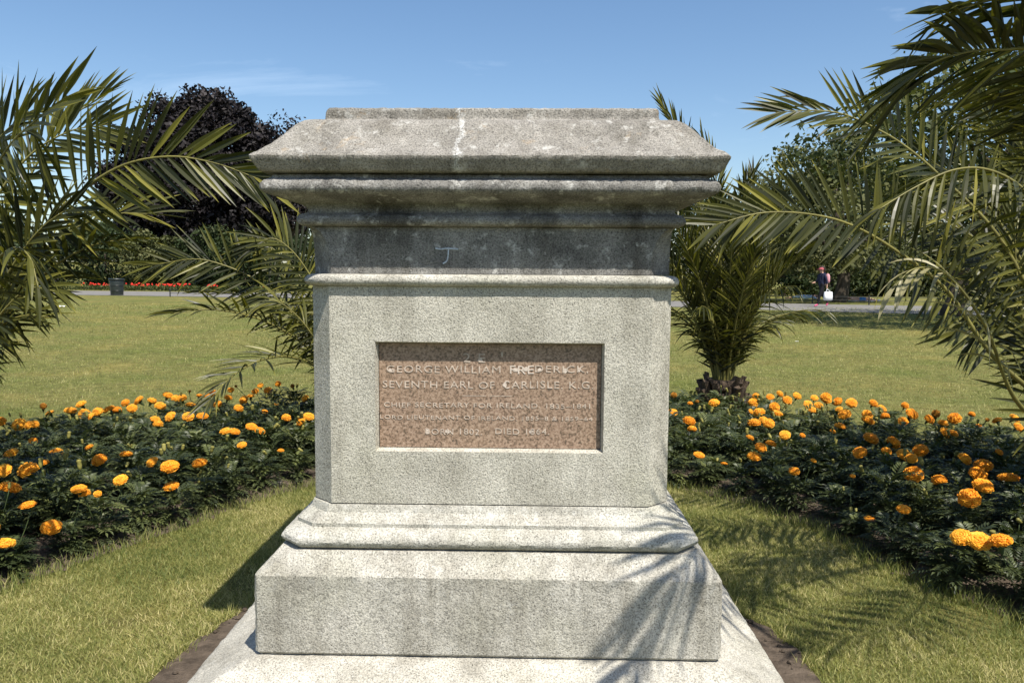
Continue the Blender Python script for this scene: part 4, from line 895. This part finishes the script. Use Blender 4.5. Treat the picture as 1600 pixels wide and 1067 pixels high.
# right side
tree('park_tree', 'olive green round tree in the gap right of the pedestal, dark trunk on the grass', 'tree', base_at(1311, 42), 42, 8.7, (4.6, 4.6, 4.0), M_OLIVE, 16000, 0.13, 0.32, 95, clump=0.28, shell=0.55, off=(-0.4, 0))
xr = base_at(1490, 29.5)
tree('park_tree', 'shade tree with thick grey trunk beside the path at right', 'tree', xr, 29.5, 8.6, (6.8, 4.8, 2.7), M_GREEN, 20000, 0.11, 0.36, 110, clump=0.24, shell=0.5, off=(0.0, -4.6))
for i, (px, d, h, rx, rz, mat, lb) in enumerate([
    (1095, 70, 9.5, 5.5, 5.0, M_DARK, 'dark tree close behind the right side of the pedestal'),
    (1190, 66, 8.5, 4.5, 4.4, M_DARK, 'dark tree behind the shaggy palm trunk'),
    (1265, 64, 9.5, 5.0, 4.9, M_DARK, 'dark tree behind the walking person'),
    (1345, 62, 9.0, 5.0, 4.6, M_DARK, 'dark bushy tree behind the sunbather in blue shorts'),
    (1385, 58, 5.0, 3.6, 2.7, M_GREEN, 'green shrub right of the sunbather'),
    (1440, 66, 10.8, 5.5, 5.4, M_GREEN, 'taller green tree showing under the overhead fronds'),
    (1530, 64, 11.0, 5.5, 5.6, M_DARK, 'dark tree at right behind the drooping fronds'),
    (1640, 66, 12.0, 6.0, 6.0, M_DARK, 'dark tree at the far right edge')]):
    x = base_at(px, d); tree('background_tree', lb, 'tree', x, d, h, (rx, rx*0.8, rz), mat, 9000, 0.17, 0.2, 75, clump=0.27, shell=0.5)
for i, (px, d, h, rx, rz, mat, lb) in enumerate([
    (1225, 56, 3.2, 3.4, 1.8, M_DARK, 'low dark bush left of the walking person'),
    (1300, 57, 3.0, 3.6, 1.7, M_DARK, 'low dark bush behind the round tree trunk'),
    (1410, 57, 2.4, 3.2, 1.4, M_GREEN, 'low green hedge bush right of the sunbather'),
    (1500, 58, 3.2, 4.0, 1.8, M_DARK, 'low dark bush behind the thick grey trunk'),
    (1590, 58, 3.2, 4.0, 1.8, M_DARK, 'low dark bush at the right picture edge')]):
    x = base_at(px, d); tree('bush', lb, 'shrub', x, d, h, (rx, rx*0.7, rz), mat, 4000, 0.13, 0.08, 45, clump=0.32, shell=0.4)
# distant wood closing the view
def far_wood():
    Vs, Qs, As, off = [], [], [], 0
    for k in range(46):
        x = -150+k*6.6+random.uniform(-2, 2); y = random.uniform(118, 150); h = random.uniform(6, 11)
        if -70 < x < -18: h *= 0.7
        V, Q, A, _ = crown_leaves((x, y, float(gz(x, y))+h*0.5), (6, 5, h*0.55), 1500, 0.35, 24, 0.4, clump=0.4)
        Vs.append(V); Qs.append(Q+off); As.append(A); off += len(V)
    o = link('far_wood', mesh_np('far_wood', np.concatenate(Vs), np.concatenate(Qs), M_DARK, np.concatenate(As)))
    tag(o, 'distant wood closing the park behind the trees', 'wood', kind='stuff')
far_wood()

# ------------------------------------------------------------------ bedding, bin, fences, litter
def red_bed():
    A = catmull([(-46, 64.5), (-34, 61.5), (-24, 58.5), (-17.5, 56.2)], 40); 
    Vs, Qs, As, off = [], [], [], 0
    n = 5000; i0 = rng.integers(0, 39, n); t = rng.random(n)[:, None]; P = A[i0]*(1-t)+A[i0+1]*t+np.stack([rng.normal(0, .2, n), rng.uniform(0, 1.5, n)], 1)
    z = gz(P[:, 0], P[:, 1])+rng.uniform(0.02, 0.42, n); P3 = np.c_[P, z]
    a = rng.normal(size=(n, 3)); a /= np.linalg.norm(a, axis=1)[:, None]; b = np.cross(a, rng.normal(size=(n, 3))); b /= np.linalg.norm(b, axis=1)[:, None]; s = 0.08
    V = np.stack([P3-a*s, P3-b*s*.6, P3+a*s, P3+b*s*.6], 1).reshape(-1, 3); i = np.arange(n)*4
    g = link('bedding_foliage', mesh_np('bedding_foliage', V, np.stack([i, i+1, i+2, i+3], 1), M_GREEN, np.repeat(rng.random(n), 4))); tag(g, 'green leaves of the far red flower bed', 'bedding', kind='stuff')
    mb = MB(); n = 330
    for k in range(n):
        j = rng.integers(0, 39); p = A[j]+(A[j+1]-A[j])*random.random(); x, y = p[0]+random.gauss(0, .2), p[1]+random.uniform(0, 1.3)
        if mnoise.noise((x*0.5, y*0.2, 7)) < -0.12: continue
        zc = float(gz(x, y))+random.uniform(0.36, 0.55); r_ = random.uniform(0.05, 0.10)
        mb.lathe([(0.01, -r_*0.7), (r_*0.8, -r_*0.3), (r_, 0.1*r_), (r_*0.6, r_*0.7), (0.01, r_*0.9)], 6, (x, y, zc))
    o = mb.build('red_flowers', simple('red_petal', (0.62, 0.035, 0.02), 0.6, 0.3, 3)); tag(o, 'band of red flowers beyond the path at left', 'flowers', kind='stuff')
red_bed()
M_BIN = simple('bin_plastic', (0.018, 0.024, 0.022), 0.4, 0.2, 8, 0.5)
bp_ = at(183, 463, 47); bz = float(gz(bp_[0], 47)); bn = thing('litter_bin', 'dark round litter bin on the lawn edge by the path', 'bin', (bp_[0], 47, bz))
mb = MB(); mb.lathe([(0.01, 0.0), (0.33, 0.0), (0.345, 0.05), (0.39, 0.86), (0.385, 0.88), (0.36, 0.88), (0.33, 0.30), (0.01, 0.30)], 24); mb.build('body', M_BIN, bn, True)
mb = MB(); mb.lathe([(0.37, 0.90), (0.43, 0.90), (0.44, 0.94), (0.43, 0.99), (0.38, 1.0), (0.37, 0.94)], 24); mb.build('rim', M_BIN, bn, True)
for zb in (0.28, 0.58):
    mb = MB(); rr = 0.352+0.052*zb; mb.lathe([(rr, zb-0.02), (rr+0.014, zb-0.015), (rr+0.014, zb+0.015), (rr, zb+0.02)], 24); mb.build('band', M_BIN, bn, True)
M_IRON = simple('fence_iron', (0.03, 0.032, 0.03), 0.5)
def fence(A, label, h=0.42, gap=2.4):
    A = resample(A, gap); x0, y0 = A[0]; root = thing('low_rail_fence', label, 'fence', (x0, y0, float(gz(x0, y0))))
    z0 = float(gz(x0, y0)); P = np.c_[A[:, 0]-x0, A[:, 1]-y0, gz(A[:, 0], A[:, 1])-z0]
    mbp = MB(); mbp.box((0, 0, h/2-0.05), (0.05, 0.05, h+0.1)); mbp.lathe([(0.001, h+0.05), (0.035, h+0.02), (0.035, h-0.01), (0.001, h-0.02)], 8); me = mbp.mesh('post', M_IRON)
    for p in P: link('post', me, root, tuple(p))
    for q in (h-0.04, h*0.5):
        mb = MB(); mb.tube(P+np.array([0, 0, q]), 0.014, 6); mb.build('rail', M_IRON, root)
sel = (pa[:, 0] > -20) & (pa[:, 0] < -7); fence(pa[sel]-np.array([0, 0.6]), 'low iron rail fence between lawn and path at left')
sel = (pb[:, 0] > 6) & (pb[:, 0] < 30); fence(pb[sel]+np.array([0, 0.5]), 'low iron rail fence behind the path at right')
sel = (pa[:, 0] > 10) & (pa[:, 0] < 30)
M_PAPER = simple('litter_paper', (0.72, 0.72, 0.70), 0.8)
def scrap(name, px, py_, size, mat, label, cat):
    d0 = 1.85*1244/max(20, (py_-432)); d_ = d0
    for _ in range(12): 
        p = at(px, py_, d_); d_ += (p[2]-float(gz(p[0], p[1])))*14
    z = float(gz(p[0], p[1])); mb = MB(); k = 4; V = []; 
    for i in range(k+1):
        for j in range(k+1): V.append(((i/k-.5)*size*1.4, (j/k-.5)*size, 0.012+size*0.22*abs(math.sin(i*1.7+j*2.3+px))))
    V = np.array(V)+np.array([p[0], p[1], z+0.012])
    mb.add(V, [(i*(k+1)+j, (i+1)*(k+1)+j, (i+1)*(k+1)+j+1, i*(k+1)+j+1) for i in range(k) for j in range(k)])
    return tag(mb.build(name, mat), label, cat)
scrap('paper_scrap', 92, 481, 0.30, M_PAPER, 'white paper scrap on the lawn in front of the litter bin', 'litter')
scrap('paper_scrap', 1391, 1015, 0.035, M_PAPER, 'small white paper scrap in the frond shadow at bottom right', 'litter')
scrap('paper_scrap', 1245, 535, 0.06, M_PAPER, 'tiny white scrap on the lawn right of the shaggy palm', 'litter')
M_DRYLEAF = simple('dry_leaf', (0.42, 0.33, 0.24), 0.8, 0.3, 50)
scrap('fallen_leaf', 268, 856, 0.022, M_DRYLEAF, 'pale dry leaf on the grass left of the pedestal', 'leaf')
scrap('fallen_leaf', 1399, 922, 0.024, M_DRYLEAF, 'round pale leaf on the grass below the right bed', 'leaf')
scrap('fallen_leaf', 1400, 996, 0.024, M_DRYLEAF, 'brownish leaf just above the white scrap at bottom right', 'leaf')
scrap('fallen_leaf', 1328, 877, 0.016, M_DRYLEAF, 'thin dry leaf on the grass right of the plinth', 'leaf')
scrap('fallen_leaf', 225, 1014, 0.012, M_PAPER, 'small white petal on the grass at bottom left', 'leaf')
scrap('fallen_leaf', 122, 1004, 0.012, M_PAPER, 'whitish scrap of leaf near the bottom left shadow', 'leaf')
M_YEL = simple('fallen_petal', (0.80, 0.42, 0.02), 0.7)
FPX_ = [349, 359, 368, 343, 408, 415, 442, 459, 352, 347, 260]
for i, (px, py_) in enumerate([(349, 764), (359, 765), (368, 775), (343, 780), (408, 765), (415, 769), (442, 762), (459, 765), (352, 820), (347, 822), (260, 826)]):
    o = scrap('fallen_petal', px, py_, 0.022, M_YEL, 'small yellow petal on the grass left of the pedestal, %s from the left' % ordn(sorted(FPX_).index(px)+1), 'petal'); o['group'] = 'petals fallen on the grass'
# stone lying in the bed
bm = bmesh.new(); bmesh.ops.create_icosphere(bm, subdivisions=3, radius=0.07)
for v in bm.verts:
    v.co *= 1+0.25*mnoise.noise(v.co*18); v.co.z *= 0.62
me = bpy.data.meshes.new('stone'); bm.to_mesh(me); bm.free(); me.materials.append(simple('field_stone', (0.36, 0.29, 0.24), 0.9, 0.25, 30)); p = onz(427, 757, 0.05)
st_ = link('stone', me, None, (p[0], p[1]+0.05, 0.06)); tag(st_, 'pinkish stone lying on the bed soil left of the pedestal', 'stone')
# soil clods
mbc = MB()
for k in range(260):
    if k < 90:
        t = random.uniform(0, 6.28); j = int(t/6.28*160) % 160; p = SOILR[j]*random.uniform(0.0, 0.10)+SOILR[j]*0.0; q = PCW[:2]+(SOILR[j]-PCW[:2])*random.uniform(0.93, 1.0)
    else:
        j = random.randrange(len(bi)); q = bi[j]+np.array([random.gauss(0, 0.07), random.uniform(0.02, 0.22)])
    r_ = random.uniform(0.006, 0.018); mbc.lathe([(0.001, -r_*0.4), (r_, 0), (r_*0.7, r_*0.5), (0.001, r_*0.7)], 5, (q[0], q[1], 0.016))
tag(mbc.build('soil_clods', M_SOIL), 'crumbs of bare soil round the step and bed edge', 'soil', kind='stuff')

# ------------------------------------------------------------------ people
SKIN = simple('skin', (0.50, 0.30, 0.21), 0.6); NAVY = simple('navy_cloth', (0.018, 0.022, 0.05), 0.85); BLACK = simple('black_cloth', (0.010, 0.010, 0.013), 0.85)
PINK = simple('pink_cloth', (0.65, 0.10, 0.22), 0.8); HAIR = simple('hair', (0.03, 0.018, 0.012), 0.6); BLUE = simple('blue_cloth', (0.07, 0.20, 0.42), 0.8); WHITE = simple('white_plastic', (0.78, 0.80, 0.82), 0.5)
CAP = simple('cap_cloth', (0.42, 0.10, 0.12), 0.8); HOT = simple('hot_pink_cloth', (0.75, 0.05, 0.30), 0.8); LBLUE = simple('light_blue_cloth', (0.40, 0.55, 0.72), 0.8)
def body(name, J, E, mats, segmat, parent):
    """J: joint -> (xyz, radius); E: bones; segmat(bone index, t) -> material index. One continuous skinned mesh."""
    keys = list(J); me = bpy.data.meshes.new(name); me.from_pydata([J[k][0] for k in keys], [(keys.index(a), keys.index(b)) for a, b in E], [])
    o = bpy.data.objects.new(name, me); COL.objects.link(o)
    sm = o.modifiers.new('s', 'SKIN'); o.modifiers.new('u', 'SUBSURF').levels = 2
    for i, k in enumerate(keys):
        r_ = J[k][1]; me.skin_vertices[0].data[i].radius = r_ if isinstance(r_, tuple) else (r_, r_)
    me.skin_vertices[0].data[keys.index('pelvis')].use_root = True
    dg = bpy.context.evaluated_depsgraph_get(); m2 = bpy.data.meshes.new_from_object(o.evaluated_get(dg)); bpy.data.objects.remove(o); m2.name = name
    m2.materials.clear()
    for m_ in mats: m2.materials.append(m_)
    seg = [(np.array(J[a][0]), np.array(J[b][0])) for a, b in E]
    for p in m2.polygons:
        c = np.array(p.center); best = (1e9, 0, 0)
        for i, (a, b) in enumerate(seg):
            ab = b-a; t = min(1, max(0, (c-a)@ab/(ab@ab))); d = np.linalg.norm(c-a-ab*t)
            if d < best[0]: best = (d, i, t)
        p.material_index = segmat(best[1], best[2]); p.use_smooth = True
    return link(name, m2, parent)
HB = [('pelvis', 'waist'), ('waist', 'chest'), ('chest', 'neck'), ('neck', 'head'), ('head', 'crown')]
for s_ in 'lr':
    HB += [('chest', 'sh'+s_), ('sh'+s_, 'el'+s_), ('el'+s_, 'wr'+s_), ('wr'+s_, 'fi'+s_), ('wr'+s_, 'th'+s_), ('pelvis', 'hip'+s_), ('hip'+s_, 'kn'+s_), ('kn'+s_, 'an'+s_), ('an'+s_, 'to'+s_)]
def rads(d):
    R_ = dict(pelvis=0.15, waist=0.135, chest=0.15, neck=0.055, head=0.095, crown=0.075)
    for s_ in 'lr': R_.update({'sh'+s_: 0.065, 'el'+s_: 0.045, 'wr'+s_: 0.030, 'fi'+s_: 0.022, 'th'+s_: 0.012, 'hip'+s_: 0.105, 'kn'+s_: 0.065, 'an'+s_: 0.042, 'to'+s_: 0.035})
    return {k: (v, R_[k]) for k, v in d.items()}
def face_bits(parent, head, fwd, up, hair=HAIR, longhair=True, skin=SKIN):
    f = np.array(fwd, float); u = np.array(up, float); s_ = np.cross(f, u); h = np.array(head, float)
    mb = MB(); mb.tube([h+f*0.095+u*0.012, h+f*0.118-u*0.018], [0.008, 0.014], 6); mb.build('nose', skin, parent, True)
    for k in (-1, 1):
        mb = MB(); c = h+f*0.088+s_*0.034*k+u*0.022; mb.tube([c-f*0.006, c+f*0.006], [0.012, 0.009], 6); mb.build('eye', BLACK, parent)
        mb = MB(); c = h+s_*0.096*k-f*0.005; mb.tube([c-u*0.03, c, c+u*0.03], [0.010, 0.016, 0.012], 6); mb.build('ear', skin, parent, True)
    mb = MB(); c = h+f*0.092-u*0.05; mb.tube([c-s_*0.022, c+s_*0.022], 0.006, 5); mb.build('mouth', CAP, parent)
    mb = MB(); P = [h+u*0.105+f*0.05, h+u*0.125-f*0.02, h+u*0.06-f*0.09, h-u*0.06-f*0.10]+([h-u*0.20-f*0.10] if longhair else [])
    mb.tube(catmull(P, 14), np.r_[np.linspace(0.06, 0.105, 6), np.linspace(0.10, 0.05, 8)], 10); mb.build('hair', hair, parent, True)

# walking person, seen from the left side, heading left
wp = at(1283, 482, 35.0); wz = float(gz(wp[0], 35.0))+0.016
pw_ = thing('person', 'person in navy top walking along the path with white shopping bag', 'person', (wp[0], 35.0, wz), R(8)); pw_.scale = (1.0, 1.0, 1.0)
J = rads(dict(pelvis=(0, 0, 0.93), waist=(0.0, 0, 1.10), chest=(-0.02, 0, 1.30), neck=(-0.03, 0, 1.47), head=(-0.05, 0, 1.57), crown=(-0.045, 0, 1.64),
    shl=(-0.01, 0.19, 1.39), ell=(-0.10, 0.24, 1.13), wrl=(-0.30, 0.20, 1.02), fil=(-0.38, 0.18, 1.03), thl=(-0.35, 0.15, 1.05),
    shr=(0.01, -0.19, 1.39), elr=(0.08, -0.25, 1.12), wrr=(0.10, -0.25, 0.86), fir=(0.09, -0.25, 0.77), thr=(0.06, -0.24, 0.82),
    hipl=(0.0, 0.09, 0.88), knl=(0.10, 0.09, 0.50), anl=(0.36, 0.09, 0.16), tol=(0.28, 0.10, 0.03),
    hipr=(0.0, -0.09, 0.88), knr=(-0.14, -0.09, 0.49), anr=(-0.22, -0.09, 0.09), tor=(-0.38, -0.10, 0.035)))
J['pelvis'] = (J['pelvis'][0], (0.17, 0.17)); J['chest'] = (J['chest'][0], (0.17, 0.155)); J['waist'] = (J['waist'][0], (0.165, 0.16))
def wm(i, t):
    a, b = HB[i]
    if b in ('head', 'crown') or a == 'head': return 0
    if b[:2] in ('wr',) and t > 0.5: return 0
    if b[:2] in ('fi', 'th'): return 0
    if b[:2] in ('kn', 'an', 'hi'): return 2
    if b[:2] == 'to': return 3
    return 1
body('body', J, HB, [SKIN, NAVY, BLACK, PINK], wm, pw_); face_bits(pw_, (-0.05, 0, 1.585), (-1, 0, 0), (0, 0, 1))
mb = MB(); mb.lathe([(0.112, 1.62), (0.112, 1.66), (0.085, 1.71), (0.03, 1.725), (0.001, 1.73)], 14, (-0.045, 0, 0)); mb.box((-0.175, 0, 1.628), (0.13, 0.15, 0.014)); mb.build('cap', CAP, pw_, True)
bk = thing('backpack', 'pink backpack worn by the walking person', 'backpack', (wp[0], 35.0, wz), R(8))
mb = MB(); mb.lathe([(0.001, 1.00), (0.13, 1.02), (0.155, 1.10), (0.15, 1.30), (0.10, 1.40), (0.001, 1.42)], 12, (0, 0, 0))
me = mb.mesh('pack', simple('pack_cloth', (0.62, 0.30, 0.34), 0.8), True); o = link('pack', me, bk, (0.24, 0, 0)); o.scale = (0.65, 0.95, 1.02)
for s_ in (-0.12, 0.12):
    mb = MB(); mb.tube(catmull([(0.16, s_, 1.40), (0.02, s_, 1.475), (-0.16, s_, 1.36), (-0.12, s_, 1.12), (0.14, s_*1.2, 1.04)], 16), 0.014, 6); mb.build('strap', NAVY, bk, True)
sb_ = thing('shopping_bag', 'white carrier bag hanging from the walking person\'s hand', 'bag', (wp[0], 35.0, wz), R(8))
mb = MB()
V = []
for z, wx, wy in ((0.28, 0.15, 0.05), (0.30, 0.19, 0.085), (0.45, 0.205, 0.09), (0.62, 0.19, 0.06), (0.66, 0.18, 0.04)):
    for k in range(12):
        t = 2*math.pi*k/12; V.append((0.14+wx*np.sign(math.cos(t))*abs(math.cos(t))**0.5+0.012*math.sin(5*t+z*30), -0.29+wy*np.sign(math.sin(t))*abs(math.sin(t))**0.5, z))
Q = [(i*12+j, i*12+(j+1) % 12, (i+1)*12+(j+1) % 12, (i+1)*12+j) for i in range(4) for j in range(12)]
V.append((0.14, -0.29, 0.275)); mb.add(V, Q, [(60, (j+1) % 12, j) for j in range(12)]); mb.build('sack', WHITE, sb_, True)
for s_ in (-0.03, 0.03):
    mb = MB(); mb.tube(catmull([(0.04, -0.29+s_, 0.65), (0.09, -0.265+s_*0.3, 0.77), (0.11, -0.265+s_*0.3, 0.77), (0.24, -0.29+s_, 0.65)], 10), 0.009, 5); mb.build('handle', WHITE, sb_, True)
# sunbathers lying on the grass
def lying(px, py_, d, rz, label, mats, wmf, flip=1):
    p = at(px, py_, d); z = float(gz(p[0], d)); t = thing('person', label, 'person', (p[0], d, z), rz)
    J = rads(dict(pelvis=(0, 0, 0.15), waist=(-0.18, 0, 0.14), chest=(-0.40, 0, 0.16), neck=(-0.58, 0, 0.17), head=(-0.70, 0, 0.17), crown=(-0.78, 0, 0.17),
        shl=(-0.50, 0.18, 0.15), ell=(-0.72, 0.30, 0.08), wrl=(-0.84, 0.12, 0.07), fil=(-0.88, 0.04, 0.08), thl=(-0.84, 0.05, 0.11),
        shr=(-0.50, -0.18, 0.15), elr=(-0.62, -0.34, 0.20), wrr=(-0.80, -0.16, 0.24), fir=(-0.86, -0.08, 0.22), thr=(-0.82, -0.09, 0.26),
        hipl=(0.06, 0.09, 0.14), knl=(0.48, 0.12, 0.16), anl=(0.88, 0.10, 0.07), tol=(0.99, 0.12, 0.12),
        hipr=(0.06, -0.09, 0.14), knr=(0.48, -0.12, 0.10), anr=(0.90, -0.14, 0.06), tor=(1.02, -0.16, 0.11)))
    body('body', J, HB, mats, wmf, t); face_bits(t, (-0.71, 0, 0.17), (0, 0, 1), (-1, 0, 0), longhair=False)
    return t, p, z
def shorts(i, t):
    a, b = HB[i]
    if b[:2] == 'hi' or (b[:2] == 'kn' and t < 0.45) or (b == 'waist' and t < 0.3): return 1
    if b[:2] == 'to': return 2
    return 0
def clothed(i, t):
    a, b = HB[i]
    if b in ('waist', 'chest', 'neck') or b[:2] == 'sh' or (b[:2] == 'el'): return 1
    if b[:2] in ('hi', 'kn') or (b[:2] == 'an' and t < .3): return 1
    return 0
t1, p1, z1 = lying(1344, 467, 44.0, R(-6), 'shirtless sunbather in blue shorts lying right of the round tree', [SKIN, BLUE, WHITE], shorts)
def towel(p, z, d, rz, label, mat):
    m_ = MB(); k = 8; V = []
    for i in range(k+1):
        for j in range(5): V.append(((i/k-.5)*2.0, (j/4-.5)*0.9, 0.018+0.012*math.sin(i*2.1+j)))
    m_.add(V, [(i*5+j, (i+1)*5+j, (i+1)*5+j+1, i*5+j+1) for i in range(k) for j in range(4)]); o = m_.build('towel', mat); o.location = (p[0], d, z); o.rotation_euler = (0, 0, rz); tag(o, label, 'towel')
towel(p1, z1+0.006, 44.0, R(-6), 'pale towel under the sunbather in blue shorts', WHITE)
t2, p2, z2 = lying(1254, 463, 47.5, R(174), 'sunbather in light clothes lying left of the walking person', [SKIN, LBLUE], clothed)
# seated figure in pink on a dark bench at far left
sp = at(72, 447, 57.0); sz = float(gz(sp[0], 57.0)); SR = R(-20)
bch = thing('park_bench', 'dark bench at the far left under the pink person', 'bench', (sp[0], 57.0, sz), SR)
M_WOOD = simple('bench_wood', (0.04, 0.035, 0.03), 0.7, 0.3, 12)
for k in range(4):
    mb = MB(); mb.box((0, -0.18+k*0.12, 0.45), (1.7, 0.095, 0.035)); mb.build('seat_slat', M_WOOD, bch)
for k in range(3):
    mb = MB(); mb.box((0, 0.27+k*0.015, 0.60+k*0.14), (1.7, 0.03, 0.095)); mb.build('back_slat', M_WOOD, bch)
for sx in (-0.72, 0.72):
    mb = MB(); mb.tube([(sx, -0.20, 0.0), (sx, -0.20, 0.44)], 0.03, 6); mb.tube([(sx, 0.22, 0.0), (sx, 0.25, 0.45), (sx, 0.34, 0.95)], 0.03, 6); mb.tube([(sx, -0.22, 0.42), (sx, 0.26, 0.42)], 0.025, 6); mb.build('leg', M_IRON, bch)
ps = thing('person', 'person in bright pink top sitting on the bench at far left', 'person', (sp[0], 57.0, sz), SR)
J = rads(dict(pelvis=(0, 0.08, 0.60), waist=(0, 0.12, 0.76), chest=(0, 0.12, 0.98), neck=(0, 0.10, 1.14), head=(0, 0.08, 1.25), crown=(0, 0.08, 1.33),
    shl=(-0.18, 0.10, 1.06), ell=(-0.25, 0.0, 0.82), wrl=(-0.15, -0.20, 0.72), fil=(-0.10, -0.27, 0.70), thl=(-0.09, -0.22, 0.73),
    shr=(0.18, 0.10, 1.06), elr=(0.25, 0.0, 0.82), wrr=(0.15, -0.20, 0.72), fir=(0.10, -0.27, 0.70), thr=(0.09, -0.22, 0.73),
    hipl=(-0.09, 0.04, 0.57), knl=(-0.11, -0.38, 0.56), anl=(-0.11, -0.36, 0.10), tol=(-0.12, -0.50, 0.04),
    hipr=(0.09, 0.04, 0.57), knr=(0.11, -0.38, 0.56), anr=(0.11, -0.36, 0.10), tor=(0.12, -0.50, 0.04)))
def pinkm(i, t):
    a, b = HB[i]
    if b in ('waist', 'chest', 'neck') or b[:2] in ('sh', 'el'): return 1
    if b[:2] in ('hi', 'kn', 'an'): return 2
    if b[:2] == 'to': return 3
    return 0
body('body', J, HB, [SKIN, HOT, LBLUE, BLACK], pinkm, ps); face_bits(ps, (0, 0.08, 1.26), (0, -1, 0), (0, 0, 1))
